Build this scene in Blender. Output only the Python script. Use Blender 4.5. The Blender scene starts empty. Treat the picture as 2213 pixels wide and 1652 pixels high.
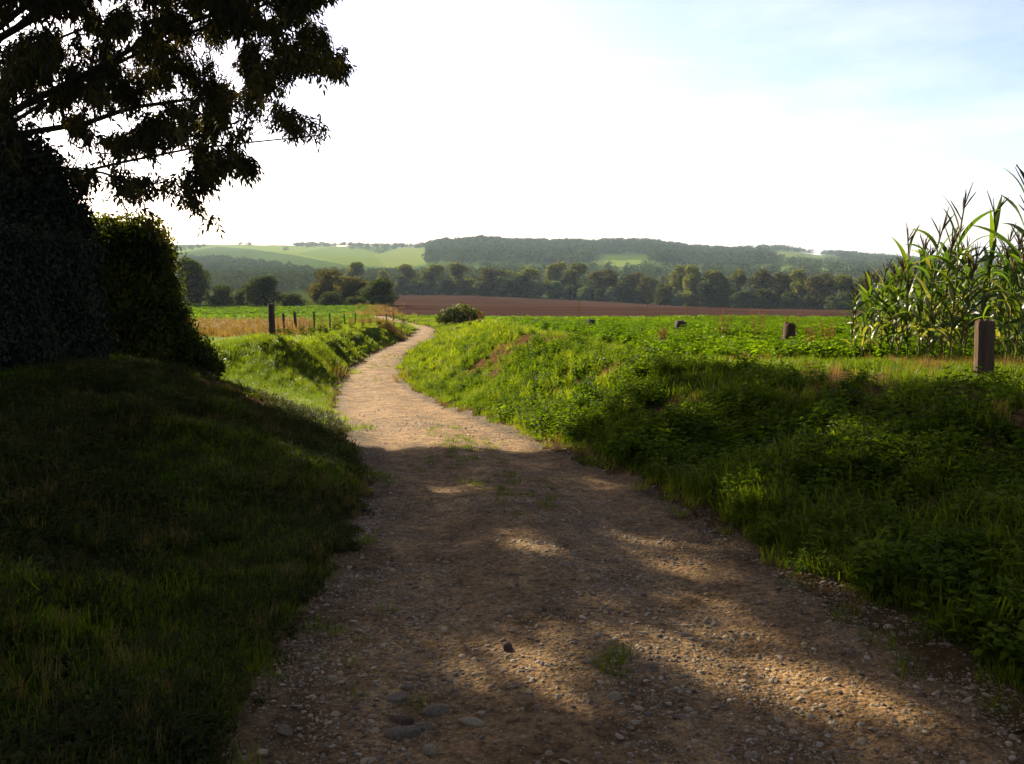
import bpy, math, random
import numpy as np
from mathutils import Vector, Matrix
RNG = np.random.default_rng(11)
random.seed(5)
S = bpy.context.scene
COL = S.collection
PI = math.pi

# ------------------------------------------------------------------ camera
FPX, CX, CY = 868.0, 512.0, 382.0
PITCH = math.atan((CY - 250.0) / FPX)
CT, ST = math.cos(PITCH), math.sin(PITCH)
cam = bpy.data.cameras.new('camera')
cam.sensor_width = 36.0
cam.lens = FPX / 1024.0 * 36.0
cam.clip_start = 0.05
cam.clip_end = 20000
camo = bpy.data.objects.new('camera', cam)
camo.rotation_euler = (PI / 2 - PITCH, 0, 0)
COL.objects.link(camo)
S.camera = camo
K = 1024.0 / 2213.0                                   # photo measuring scale


def ray(px, py):
    v = CY - py
    return np.array([px - CX, FPX * CT + v * ST, -FPX * ST + v * CT])


def at(px, py, Y):
    d = ray(px, py)
    return d / d[1] * Y


def tanel(py):
    d = ray(CX, py)
    return d[2] / d[1]


def project(P):
    P = np.asarray(P, float)
    f = P[..., 1] * CT - P[..., 2] * ST
    u = P[..., 1] * ST + P[..., 2] * CT
    f = np.maximum(f, 1e-3)
    return CX + FPX * P[..., 0] / f, CY - FPX * u / f


SUN_AZ, SUN_EL = math.radians(-32.0), math.radians(24.0)
SUN = np.array([math.sin(SUN_AZ) * math.cos(SUN_EL), math.cos(SUN_AZ) * math.cos(SUN_EL), math.sin(SUN_EL)])

# ------------------------------------------------------------------ noise


def _h(i, j, s):
    n = (i.astype(np.int64) * 374761393 + j.astype(np.int64) * 668265263 + s * 974711) & 0x7fffffff
    n = ((n ^ (n >> 13)) * 1274126177) & 0x7fffffff
    n = n ^ (n >> 16)
    return (n & 0xffff) / 65535.0


def vnoise(x, y, s=0):
    xi, yi = np.floor(x), np.floor(y)
    fx, fy = x - xi, y - yi
    fx = fx * fx * (3 - 2 * fx)
    fy = fy * fy * (3 - 2 * fy)
    a = _h(xi, yi, s) * (1 - fx) + _h(xi + 1, yi, s) * fx
    b = _h(xi, yi + 1, s) * (1 - fx) + _h(xi + 1, yi + 1, s) * fx
    return a * (1 - fy) + b * fy


def fbm(x, y, s=0, o=3):
    t, a, n = 0, 1.0, 0
    for k in range(o):
        t = t + a * vnoise(x * 2 ** k, y * 2 ** k, s + k * 17)
        n += a
        a *= .5
    return t / n


def sstep(a, b, x):
    t = np.clip((x - a) / (b - a), 0, 1)
    return t * t * (3 - 2 * t)


def pchip(xs, ys):
    xs, ys = np.array(xs, float), np.array(ys, float)
    h = np.diff(xs)
    d = np.diff(ys) / h
    m = np.zeros_like(xs)
    m[0], m[-1] = d[0], d[-1]
    for i in range(1, len(xs) - 1):
        if d[i - 1] * d[i] > 0:
            w1, w2 = 2 * h[i] + h[i - 1], h[i] + 2 * h[i - 1]
            m[i] = (w1 + w2) / (w1 / d[i - 1] + w2 / d[i])

    def f(q):
        q = np.clip(q, xs[0], xs[-1])
        i = np.clip(np.searchsorted(xs, q) - 1, 0, len(xs) - 2)
        t = (q - xs[i]) / h[i]
        return ((2 * t**3 - 3 * t**2 + 1) * ys[i] + (t**3 - 2 * t**2 + t) * h[i] * m[i]
                + (-2 * t**3 + 3 * t**2) * ys[i + 1] + (t**3 - t**2) * h[i] * m[i + 1])
    return f


# ------------------------------------------------------------------ terrain (eye level is z = 0)
f_field = pchip([-60, -20, 0, 6, 10, 16.5, 28, 45, 70, 110, 165, 270, 430, 520, 9000],
                [-1.2, -.2, .9, 1.18, 1.46, 1.95, 2.82, 3.95, 5.65, 8.3, 10.6, 15.6, 22.6, 24.5, 24.5])
f_lane = pchip([-60, -20, 0, 3, 9.5, 16, 22.8, 33, 50, 59, 80, 110],
               [-.3, .7, 1.6, 1.78, 2.25, 3.1, 3.98, 4.6, 5.2, 5.5, 6.7, 8.3])
# lane edges: photo pixels (2213 px wide) -> world, by intersecting with the lane profile
LE = [(548, 1640), (585, 1540), (640, 1425), (705, 1330), (755, 1240), (790, 1160), (806, 1080), (806, 1010), (775, 962), (735, 925),
      (726, 885), (733, 835), (760, 795), (812, 762), (868, 738), (903, 716)]
RE = [(2240, 1600), (2190, 1545), (2000, 1410), (1800, 1290), (1600, 1170), (1400, 1052), (1250, 985), (1100, 930), (1000, 890), (935, 866),
      (885, 838), (864, 808), (868, 776), (895, 750), (932, 730), (941, 713)]
_yy = np.linspace(.5, 62, 3000)
_zz = -f_lane(_yy)


def lane_hit(p):
    d = ray(p[0] * K, p[1] * K)
    s = d[2] / d[1]
    i = np.argmin(np.abs(_zz - s * _yy))
    return (_yy[i], d[0] / d[1] * _yy[i])


def edge_fn(pts, tail, head):
    q = sorted([lane_hit(p) for p in pts])
    ys, xs = [h[0] for h in head], [h[1] for h in head]
    for y, x in q:
        if y > ys[-1] + .25:
            ys.append(y)
            xs.append(x)
    for y, x in tail:
        if y > ys[-1] + 1:
            ys.append(y)
            xs.append(x)
    return pchip(ys, xs), list(zip(ys, xs))


f_xl, L1 = edge_fn(LE, [(75, -9.6), (90, -13.5), (110, -19)], [(-60, -.6), (-10, -.8), (0, -.85)])
f_xr, R1 = edge_fn(RE, [(75, -7.9), (90, -11.8), (110, -17.3)], [(-60, 1.9), (-10, 1.8), (0, 1.75)])
f_wr = pchip([-60, 0, 7, 12, 25, 35, 50, 80, 110], [2.6, 2.6, 2.8, 2.4, 3.6, 4.2, 4.0, 3, 3])
f_wl = pchip([-60, 0, 6, 10, 12, 14, 16, 18, 20, 22, 24, 26, 27.6, 30, 50, 80, 110], [3.4, 3.4, 3.4, 3.2, 3.3, 3.8, 6, 7.5, 7, 5.6, 4.1, 2.7, 1.75, 1.6, 1.7, 2.5, 3])

RIDGE = [(-40, 247), (170, 241.5), (232, 242), (324, 242.8), (380, 244), (405, 244.5), (426, 243.5), (444, 240.8), (481, 239.2), (509, 240.8), (555, 242.2), (590, 242.6), (625, 241.2), (648, 241.7), (671, 244.6), (694, 247.8),
         (722, 249.8), (740, 249.6), (750, 247.4), (759, 246.4), (786, 246.4), (814, 251.8), (833, 251.4), (856, 253.2), (902, 257), (1024, 262), (1100, 264)]
_ru = np.array([ray(p, 250)[0] / ray(p, 250)[1] for p, _ in RIDGE])
_rt = np.array([tanel(y) for _, y in RIDGE])
_rY = np.interp(np.array([p for p, _ in RIDGE]), [0, 380, 440, 690, 780, 1024], [2700, 2500, 1900, 1900, 2300, 2300])


def height(x, Y):
    x, Y = np.asarray(x, float), np.asarray(Y, float)
    F = f_field(Y)
    F = F + .043 * np.clip(x, -20, 170) * sstep(95, 300, Y) * (1 - sstep(600, 900, Y)) * (x > -200)
    F = F - .18 * (fbm(x / 3.1, Y / 3.1, 3) - .5) * sstep(0, 4, np.abs(x)) * (1 - sstep(70, 140, Y)) - .6 * (fbm(x / 25, Y / 25, 5) - .5) * sstep(12, 60, Y)
    F = F + .22 * sstep(13, 18, Y) * (1 - sstep(40, 70, Y)) * (1 - sstep(-8, -5, x))
    F = F - .2 * sstep(17, 23, Y) * (1 - sstep(42, 60, Y)) * sstep(-2.5, .5, x)
    xl, xr, zl = f_xl(Y), f_xr(Y), f_lane(Y)
    jit = (fbm(Y / 1.3, x * 0 + 2, 9, 2) - .5) * .35
    xl, xr = xl + jit, xr + jit * .8
    cen = (xl + xr) / 2
    rut = .03 * np.exp(-((np.abs(x - cen) - .72) / .25) ** 2) - .02 * np.exp(-((x - cen) / .3) ** 2)
    zl = zl + rut + .05 * (fbm(x * 1.4, Y * 1.4, 21) - .5) + .018 * (fbm(x * 7, Y * 7, 23) - .5)
    ur = np.clip((x - xr) / f_wr(Y), 0, 1)
    ul = np.clip((xl - x) / f_wl(Y), 0, 1)
    u = np.maximum(ur, ul)
    pr = np.where(ur > 0, .45 * np.minimum(u * 1.05, 1) + .55 * sstep(0, 1, u), .35 * u + .65 * (sstep(0, 1, u) * (1 - sstep(4, 8, f_wl(Y))) + u * sstep(4, 8, f_wl(Y))))
    lump = (fbm(x * .9, Y * .9, 31) - .5) * .24 + (fbm(x * 3.2, Y * 3.2, 37) - .5) * .15
    d = zl * (1 - pr) + F * pr - lump * np.where((ul > 0) & (Y > 12), .6, 1) * np.sin(PI * np.clip(u, 0, 1)) * (1 - sstep(40, 90, Y))
    # the rounded end of the bank below the hedge and the spur under the tall post
    d = d - .28 * np.exp(-((x + 3.6) / 1.5) ** 2 - ((Y - 10.7) / 1.3) ** 2)
    d = d - .25 * np.exp(-((x + 7.9) / .9) ** 2 - ((Y - 27.6) / 1.6) ** 2)
    w = 1 - sstep(75, 110, Y)
    d = d * w + F * (1 - w)
    z = -d
    # far valley side
    front = Y > 600
    Yc = np.maximum(Y, 1.0)
    uu = x / Yc
    rt = np.interp(uu, _ru, _rt)
    rY = np.interp(uu, _ru, _rY)
    zr = rt * rY - 8 + 5 * (fbm(uu * 60, uu * 0 + 3, 43) - .5)
    t = np.clip((Y - 720) / (rY - 720), 0, 1)
    tt = .35 * t + .65 * (t * t * (3 - 2 * t))
    zh = -24.5 + (zr + 24.5) * tt + 9 * (fbm(x / 260, Y / 260, 41) - .5) * np.sin(PI * t)
    zh = np.where(Y > rY, zr - (Y - rY) * .012, zh)
    side = 1 - sstep(1.2, 2.5, np.abs(uu))
    return np.where(front, z + (zh + 24.5) * side, z)


def lane_mask(x, Y):
    jit = (fbm(Y / 1.3, x * 0 + 2, 9, 2) - .5) * .35
    n = (fbm(x * 2.3, Y * 2.3, 51) - .5) * .45
    return (x > f_xl(Y) + jit - .02 + n) & (x < f_xr(Y) + jit * .8 + .02 + n) & (Y < 108)


def tree_row_Y(px):                                  # where the tree line along the river stands
    return np.interp(px, [330, 390, 560, 700, 860, 1024, 1100], [470, 440, 425, 370, 315, 300, 290])


def hit(px, py, y0=2.0, y1=3000.0):
    d = ray(px, py)
    ys = np.geomspace(y0, y1, 6000)
    xs, zs = d[0] / d[1] * ys, d[2] / d[1] * ys
    hh = height(xs, ys)
    b = np.nonzero(zs <= hh)[0]
    i = b[0] if len(b) else len(ys) - 1
    return np.array([xs[i], ys[i], hh[i]])


# ------------------------------------------------------------------ mesh helpers
def mesh_np(name, V, faces, mats=None, attrs=None, mat_idx=None, smooth=False):
    """faces: list of integer arrays (n,k)."""
    me = bpy.data.meshes.new(name)
    V = np.ascontiguousarray(V, np.float32)
    faces = [np.asarray(f, np.int32) for f in faces if len(f)]
    loops = np.concatenate([f.ravel() for f in faces])
    tot = np.concatenate([np.full(len(f), f.shape[1], np.int32) for f in faces])
    start = np.concatenate([[0], np.cumsum(tot)[:-1]]).astype(np.int32)
    me.vertices.add(len(V))
    me.vertices.foreach_set('co', V.ravel())
    me.loops.add(len(loops))
    me.loops.foreach_set('vertex_index', loops)
    me.polygons.add(len(tot))
    me.polygons.foreach_set('loop_start', start)
    me.polygons.foreach_set('loop_total', tot)
    if mat_idx is not None:
        me.polygons.foreach_set('material_index', np.asarray(mat_idx, np.int32))
    me.polygons.foreach_set('use_smooth', np.full(len(tot), smooth))
    for m in (mats or []):
        me.materials.append(m)
    for k, a in (attrs or {}).items():
        at_ = me.attributes.new(k, 'FLOAT', 'POINT')
        at_.data.foreach_set('value', np.ascontiguousarray(a, np.float32))
    me.update()
    me.validate()
    return me


def link(name, me, parent=None, loc=None):
    o = bpy.data.objects.new(name, me)
    COL.objects.link(o)
    if parent is not None:
        o.parent = parent
    if loc is not None:
        o.location = loc
    return o


def tag(o, label=None, cat=None, group=None, kind=None):
    if label: o['label'] = label
    if cat: o['category'] = cat
    if group: o['group'] = group
    if kind: o['kind'] = kind
    return o


def empty(name, loc, rz=0):
    o = bpy.data.objects.new(name, None)
    o.empty_display_size = .2
    o.location = loc
    o.rotation_euler = (0, 0, rz)
    COL.objects.link(o)
    return o


class MB:
    """collects geometry for one mesh"""
    def __init__(s):
        s.V, s.Q, s.T, s.A, s.n = [], [], [], [], 0

    def add(s, V, Q=None, T=None, a=0.5):
        V = np.asarray(V, float).reshape(-1, 3)
        s.V.append(V)
        if Q is not None and len(Q): s.Q.append(np.asarray(Q, int).reshape(-1, 4) + s.n)
        if T is not None and len(T): s.T.append(np.asarray(T, int).reshape(-1, 3) + s.n)
        s.A.append(np.full(len(V), a) if np.isscalar(a) else np.asarray(a, float))
        s.n += len(V)

    def tube(s, pts, rad, k=6, a=.5, cap=True):
        pts = np.asarray(pts, float)
        rad = np.broadcast_to(np.asarray(rad, float), (len(pts),))
        tg = np.gradient(pts, axis=0)
        tg /= np.linalg.norm(tg, axis=1)[:, None] + 1e-9
        ref = np.array([0, 0, 1.0]) if abs(tg[0][2]) < .9 else np.array([1.0, 0, 0])
        e1 = np.cross(tg, ref)
        e1 /= np.linalg.norm(e1, axis=1)[:, None] + 1e-9
        e2 = np.cross(tg, e1)
        an = np.arange(k) * 2 * PI / k
        V = pts[:, None] + rad[:, None, None] * (np.cos(an)[None, :, None] * e1[:, None] + np.sin(an)[None, :, None] * e2[:, None])
        n = len(pts)
        Q = [[i * k + j, i * k + (j + 1) % k, (i + 1) * k + (j + 1) % k, (i + 1) * k + j] for i in range(n - 1) for j in range(k)]
        V = V.reshape(-1, 3)
        T = []
        if cap:
            V = np.vstack([V, pts[:1], pts[-1:]])
            for j in range(k):
                T.append([n * k, (j + 1) % k, j])
                T.append([n * k + 1, (n - 1) * k + j, (n - 1) * k + (j + 1) % k])
        s.add(V, Q, T, a)

    def mesh(s, name, mats, smooth=False):
        V = np.vstack(s.V)
        fs = []
        if s.Q: fs.append(np.vstack(s.Q))
        if s.T: fs.append(np.vstack(s.T))
        return mesh_np(name, V, fs, mats, {'tint': np.concatenate(s.A)}, smooth=smooth)


def unit(v):
    return v / (np.linalg.norm(v, axis=-1, keepdims=True) + 1e-9)


def leaves(mb, P, D, N, L, W, a, fold=.25, droop=0.0):
    """folded rhombic leaves: base P, direction D, normal N (n,3), length L, width W (n)"""
    P, D, N = np.asarray(P, float), unit(np.asarray(D, float)), np.asarray(N, float)
    B = unit(np.cross(D, N))
    N = np.cross(B, D)
    L, W = np.broadcast_to(L, (len(P),))[:, None], np.broadcast_to(W, (len(P),))[:, None]
    mid = P + D * L * .45
    dn = np.array([0, 0, -1.0]) * L * droop
    V = np.stack([P, mid + B * W * .5 + N * W * fold, P + D * L + dn, mid - B * W * .5 + N * W * fold], 1)
    n = len(P)
    i = np.arange(n)[:, None] * 4
    T = np.concatenate([i + np.array([[0, 1, 2]]), i + np.array([[0, 2, 3]])])
    mb.add(V.reshape(-1, 3), None, T, np.repeat(np.broadcast_to(a, (n,)), 4))


def rdir(n, rng=RNG):
    return unit(rng.normal(size=(n, 3)))


# ------------------------------------------------------------------ materials
def new_mat(name):
    m = bpy.data.materials.new(name)
    m.use_nodes = True
    nt = m.node_tree
    nt.nodes.clear()
    return m, nt, nt.nodes.new('ShaderNodeOutputMaterial')


def N_(nt, t, **kw):
    n = nt.nodes.new(t)
    for k, v in kw.items():
        setattr(n, k, v)
    return n


def mixc(nt, f, a, b, typ='MIX'):
    n = N_(nt, 'ShaderNodeMix', data_type='RGBA', blend_type=typ)
    for i, v in ((0, f), (6, a), (7, b)):
        if hasattr(v, 'is_linked'): nt.links.new(v, n.inputs[i])
        else: n.inputs[i].default_value = v if i == 0 else (*v, 1)
    return n.outputs[2]


def math_(nt, op, a, b=None, clamp=False):
    n = N_(nt, 'ShaderNodeMath', operation=op, use_clamp=clamp)
    for i, v in ((0, a), (1, b)):
        if v is None: continue
        if hasattr(v, 'is_linked'): nt.links.new(v, n.inputs[i])
        else: n.inputs[i].default_value = v
    return n.outputs[0]


def ramp(nt, f, stops):
    n = N_(nt, 'ShaderNodeValToRGB')
    e = n.color_ramp.elements
    while len(e) < len(stops): e.new(.5)
    for i, (p, c) in enumerate(stops):
        e[i].position = p
        e[i].color = (*c, 1) if len(c) == 3 else c
    nt.links.new(f, n.inputs[0])
    return n.outputs[0]


def noise_(nt, vec, scale, detail=4, rough=.55):
    n = N_(nt, 'ShaderNodeTexNoise')
    n.inputs['Scale'].default_value = scale
    n.inputs['Detail'].default_value = detail
    n.inputs['Roughness'].default_value = rough
    if vec is not None: nt.links.new(vec, n.inputs['Vector'])
    return n.outputs[0]


def foliage(name, cols, trans=.4, tcol=(1.3, 1.5, .5), rough=.5, inst=False, spec=.05):
    """cols: dark to light leaf colours; light passes through the leaves"""
    m, nt, out = new_mat(name)
    a = N_(nt, 'ShaderNodeAttribute', attribute_name='tint')
    f = a.outputs['Fac']
    if inst:
        b = N_(nt, 'ShaderNodeAttribute', attribute_name='itint', attribute_type='INSTANCER')
        f = math_(nt, 'ADD', math_(nt, 'MULTIPLY', f, .45), math_(nt, 'MULTIPLY', b.outputs['Fac'], .6), True)
    c = ramp(nt, f, [(i / (len(cols) - 1), col) for i, col in enumerate(cols)])
    p = N_(nt, 'ShaderNodeBsdfPrincipled')
    nt.links.new(c, p.inputs['Base Color'])
    p.inputs['Roughness'].default_value = rough
    p.inputs['Specular IOR Level'].default_value = spec
    t = N_(nt, 'ShaderNodeBsdfTranslucent')
    nt.links.new(mixc(nt, 1.0, c, tcol, 'MULTIPLY'), t.inputs[0])
    mx = N_(nt, 'ShaderNodeMixShader')
    mx.inputs[0].default_value = trans
    nt.links.new(p.outputs[0], mx.inputs[1])
    nt.links.new(t.outputs[0], mx.inputs[2])
    nt.links.new(mx.outputs[0], out.inputs[0])
    return m


def solid(name, c1, c2, scale=6, rough=.85, bump=.3, stretch=None, c3=None, bscale=None):
    m, nt, out = new_mat(name)
    tc = N_(nt, 'ShaderNodeTexCoord')
    v = tc.outputs['Object']
    if stretch:
        mp = N_(nt, 'ShaderNodeMapping')
        mp.inputs['Scale'].default_value = stretch
        nt.links.new(v, mp.inputs[0])
        v = mp.outputs[0]
    n = noise_(nt, v, scale, 6, .65)
    st = [(.3, c1), (.7, c2)] + ([(.85, c3)] if c3 else [])
    p = N_(nt, 'ShaderNodeBsdfPrincipled')
    nt.links.new(ramp(nt, n, st), p.inputs['Base Color'])
    p.inputs['Roughness'].default_value = rough
    p.inputs['Specular IOR Level'].default_value = .06
    b = N_(nt, 'ShaderNodeBump')
    b.inputs['Strength'].default_value = bump
    b.inputs['Distance'].default_value = .02
    nt.links.new(noise_(nt, v, bscale or scale * 3, 6, .7), b.inputs['Height'])
    nt.links.new(b.outputs[0], p.inputs['Normal'])
    nt.links.new(p.outputs[0], out.inputs[0])
    return m


def ground_mat():
    """soil and thatch under the grass: 'soil' bare earth, 'crop' bright crop, 'dry' straw"""
    m, nt, out = new_mat('meadow_ground')
    g = N_(nt, 'ShaderNodeNewGeometry').outputs['Position']
    n1, n2 = noise_(nt, g, .6, 5), noise_(nt, g, 14, 5, .7)
    c = ramp(nt, n2, [(.25, (.012, .015, .003)), (.6, (.028, .038, .006)), (.8, (.048, .054, .010))])
    c = mixc(nt, math_(nt, 'MULTIPLY', n1, .5), c, (.032, .048, .006))
    for nm, col, col2 in (('crop', (.036, .062, .003), (.062, .092, .006)), ('dry', (.10, .07, .016), (.16, .11, .03)), ('soil', (.035, .018, .009), (.075, .040, .020))):
        a = N_(nt, 'ShaderNodeAttribute', attribute_name=nm)
        c = mixc(nt, a.outputs['Fac'], c, ramp(nt, n2, [(.3, col), (.7, col2)]))
    p = N_(nt, 'ShaderNodeBsdfPrincipled')
    nt.links.new(c, p.inputs['Base Color'])
    p.inputs['Roughness'].default_value = .95
    p.inputs['Specular IOR Level'].default_value = 0
    b = N_(nt, 'ShaderNodeBump')
    b.inputs['Strength'].default_value = .8
    b.inputs['Distance'].default_value = .05
    nt.links.new(n2, b.inputs['Height'])
    nt.links.new(b.outputs[0], p.inputs['Normal'])
    nt.links.new(p.outputs[0], out.inputs[0])
    return m


def lane_mat():
    m, nt, out = new_mat('packed_earth_and_gravel')
    g = N_(nt, 'ShaderNodeNewGeometry').outputs['Position']
    n1, n2, n3 = noise_(nt, g, 1.1, 5), noise_(nt, g, 9, 6, .7), noise_(nt, g, 60, 4, .7)
    c = ramp(nt, n1, [(.35, (.215, .120, .046)), (.6, (.335, .200, .082))])
    c = mixc(nt, ramp(nt, n2, [(.42, (0, 0, 0)), (.62, (1, 1, 1))]), mixc(nt, .5, c, (.075, .042, .022)), c)
    vo = N_(nt, 'ShaderNodeTexVoronoi')
    vo.inputs['Scale'].default_value = 38
    nt.links.new(g, vo.inputs['Vector'])
    peb = ramp(nt, vo.outputs['Color'], [(.2, (.075, .05, .03)), (.6, (.24, .145, .060)), (.9, (.32, .22, .115))])
    c = mixc(nt, math_(nt, 'MULTIPLY', ramp(nt, n3, [(.45, (0, 0, 0)), (.6, (1, 1, 1))]), .55), c, peb)
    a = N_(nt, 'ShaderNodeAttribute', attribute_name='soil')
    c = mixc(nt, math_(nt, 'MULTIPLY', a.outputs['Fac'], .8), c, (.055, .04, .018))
    p = N_(nt, 'ShaderNodeBsdfPrincipled')
    nt.links.new(c, p.inputs['Base Color'])
    p.inputs['Roughness'].default_value = .9
    p.inputs['Specular IOR Level'].default_value = .05
    mot = ramp(nt, noise_(nt, g, 3.2, 7, .72), [(.38, (.42, .40, .37)), (.60, (1, 1, 1))])
    c = mixc(nt, 1.0, c, mot, 'MULTIPLY')
    gr = ramp(nt, noise_(nt, g, 24, 5, .75), [(.36, (.35, .33, .30)), (.52, (1, 1, 1)), (.7, (1.25, 1.22, 1.18))])
    c = mixc(nt, 1.0, c, gr, 'MULTIPLY')
    nt.links.new(c, p.inputs['Base Color'])
    hgt = math_(nt, 'ADD', math_(nt, 'MULTIPLY', n2, 1.2), math_(nt, 'SUBTRACT', math_(nt, 'MULTIPLY', n3, .5), math_(nt, 'MULTIPLY', vo.outputs['Distance'], .6)))
    b = N_(nt, 'ShaderNodeBump')
    b.inputs['Strength'].default_value = .9
    b.inputs['Distance'].default_value = .03
    nt.links.new(hgt, b.inputs['Height'])
    nt.links.new(b.outputs[0], p.inputs['Normal'])
    nt.links.new(p.outputs[0], out.inputs[0])
    return m


def plough_mat():
    m, nt, out = new_mat('ploughed_earth')
    g = N_(nt, 'ShaderNodeNewGeometry').outputs['Position']
    mp = N_(nt, 'ShaderNodeMapping')
    mp.inputs['Rotation'].default_value = (0, 0, .12)
    mp.inputs['Scale'].default_value = (.012, .16, 1)
    nt.links.new(g, mp.inputs[0])
    n1, n2 = noise_(nt, mp.outputs[0], 1.0, 6, .7), noise_(nt, g, .9, 5, .7)
    c = ramp(nt, n1, [(.32, (.015, .0088, .0068)), (.5, (.033, .0188, .0142)), (.68, (.058, .036, .028))])
    c = mixc(nt, math_(nt, 'MULTIPLY', n2, .35), c, (.036, .016, .011))
    p = N_(nt, 'ShaderNodeBsdfPrincipled')
    nt.links.new(c, p.inputs['Base Color'])
    p.inputs['Roughness'].default_value = .95
    p.inputs['Specular IOR Level'].default_value = 0
    b = N_(nt, 'ShaderNodeBump')
    b.inputs['Strength'].default_value = .6
    b.inputs['Distance'].default_value = .5
    nt.links.new(n2, b.inputs['Height'])
    nt.links.new(b.outputs[0], p.inputs['Normal'])
    nt.links.new(p.outputs[0], out.inputs[0])
    return m


def hills_mat():
    m, nt, out = new_mat('hill_pasture')
    a = N_(nt, 'ShaderNodeAttribute', attribute_name='field')
    g = N_(nt, 'ShaderNodeNewGeometry').outputs['Position']
    n = noise_(nt, g, .02, 5)
    c = ramp(nt, a.outputs['Fac'], [(0, (.012, .02, .006)), (.25, (.045, .068, .010)), (.5, (.115, .145, .022)), (.75, (.10, .105, .03)), (1, (.11, .072, .04))])
    c = mixc(nt, math_(nt, 'MULTIPLY', n, .35), c, (.035, .055, .010))
    p = N_(nt, 'ShaderNodeBsdfPrincipled')
    nt.links.new(c, p.inputs['Base Color'])
    p.inputs['Roughness'].default_value = .95
    p.inputs['Specular IOR Level'].default_value = 0
    nt.links.new(p.outputs[0], out.inputs[0])
    return m


M_GROUND, M_LANE, M_PLOUGH, M_HILL = ground_mat(), lane_mat(), plough_mat(), hills_mat()
G_SHORT = foliage('grass_blades', [(.022, .032, .003), (.050, .070, .004), (.092, .108, .007), (.145, .12, .018)], .5, (1.5, 1.7, .4), .45, True)
G_LONG = foliage('long_grass_blades', [(.032, .046, .003), (.066, .088, .005), (.112, .125, .008), (.17, .14, .024)], .5, (1.5, 1.7, .4), .45, True)
G_HERB = foliage('herb_leaves', [(.015, .030, .003), (.038, .062, .004), (.070, .098, .006), (.115, .125, .013)], .45, (1.5, 1.7, .4), .7, True, .05)
G_DRY = foliage('straw_blades', [(.075, .048, .013), (.14, .09, .022), (.20, .135, .045)], .35, (1.3, 1.2, .7), .6, True)
G_CROP = foliage('crop_leaves', [(.036, .062, .002), (.070, .115, .004), (.11, .155, .007)], .5, (1.6, 1.7, .3), .7, True, .04)
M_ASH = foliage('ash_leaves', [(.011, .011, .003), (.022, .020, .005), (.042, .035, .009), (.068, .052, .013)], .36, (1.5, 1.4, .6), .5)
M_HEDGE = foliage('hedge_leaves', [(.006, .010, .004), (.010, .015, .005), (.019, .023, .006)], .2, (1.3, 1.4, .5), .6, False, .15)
M_BUSH = foliage('bush_leaves', [(.013, .019, .004), (.026, .036, .006), (.054, .060, .010), (.095, .084, .020)], .5, (1.6, 1.6, .5), .5)
M_POPLAR = foliage('poplar_leaves', [(.030, .036, .007), (.065, .070, .012), (.115, .105, .018), (.16, .12, .028)], .45, (1.3, 1.4, .5), .9, False, .03)
M_WILLOW = foliage('willow_leaves', [(.050, .066, .030), (.085, .105, .048), (.125, .140, .068)], .42, (1.3, 1.4, .6), .9, False, .05)
M_DARKTREE = foliage('dark_tree_leaves', [(.018, .025, .007), (.034, .042, .011), (.058, .062, .017)], .38, (1.3, 1.4, .5), .9, False, .03)
M_RUSTTREE = foliage('olive_tree_leaves', [(.036, .034, .008), (.065, .056, .013), (.10, .08, .022)], .4, (1.3, 1.3, .5), .9, False, .03)
M_FOREST = foliage('forest_canopy', [(.020, .030, .014), (.034, .044, .018), (.056, .062, .024)], .2, (1.3, 1.4, .5), .9, False, 0)
M_BARK = solid('bark', (.028, .022, .017), (.075, .060, .045), 5, .9, .6, (1, 1, .25))
M_TWIG = solid('twig_bark', (.020, .016, .012), (.045, .036, .026), 8, .9, .3)
M_POST = solid('weathered_post_wood', (.036, .021, .012), (.095, .058, .034), 9, .9, .8, (1, 1, .08), (.16, .11, .07))
M_POSTTOP = solid('old_post_wood', (.03, .023, .018), (.085, .067, .05), 9, .9, .8, (1, 1, .08))
M_STALK = foliage('maize_stalk', [(.07, .08, .018), (.12, .115, .03), (.17, .14, .05)], .15, (1.2, 1.2, .6), .45)
M_MAIZE = foliage('maize_leaf', [(.022, .040, .006), (.042, .066, .009), (.075, .092, .014), (.125, .105, .040)], .48, (1.5, 1.7, .4), .45, False, .35)
M_TASSEL = foliage('maize_tassel', [(.06, .036, .015), (.11, .068, .03)], .3, (1.2, 1.1, .8), .7)
M_HUSK = foliage('maize_husk', [(.12, .16, .04), (.26, .24, .10)], .25, (1.2, 1.2, .7), .5)
M_STONE = solid('field_stone', (.06, .044, .027), (.14, .108, .066), 5, .8, .4, None, (.19, .150, .098))
M_BROWNSTONE = solid('brown_stone', (.04, .024, .016), (.09, .056, .036), 5, .85, .4)
M_PALESTONE = solid('pale_pebble', (.125, .092, .052), (.20, .155, .092), 4, .7, .2)
M_DOCK = foliage('dock_seed_heads', [(.10, .045, .018), (.17, .080, .03), (.22, .12, .05)], .3, (1.3, 1.0, .6), .7)


def gravel_mat():
    m, nt, out = new_mat('gravel_stones')
    b = N_(nt, 'ShaderNodeAttribute', attribute_name='itint', attribute_type='INSTANCER')
    c = ramp(nt, b.outputs['Fac'], [(0, (.04, .025, .012)), (.4, (.12, .076, .033)), (.75, (.185, .125, .060)), (.93, (.24, .168, .092)), (1, (.24, .185, .115))])
    n = noise_(nt, N_(nt, 'ShaderNodeTexCoord').outputs['Object'], 3, 4)
    p = N_(nt, 'ShaderNodeBsdfPrincipled')
    nt.links.new(mixc(nt, math_(nt, 'MULTIPLY', n, .5), c, (.10, .07, .042)), p.inputs['Base Color'])
    p.inputs['Roughness'].default_value = .75
    p.inputs['Specular IOR Level'].default_value = .3
    nt.links.new(p.outputs[0], out.inputs[0])
    return m


M_GRAVEL = gravel_mat()

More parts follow.
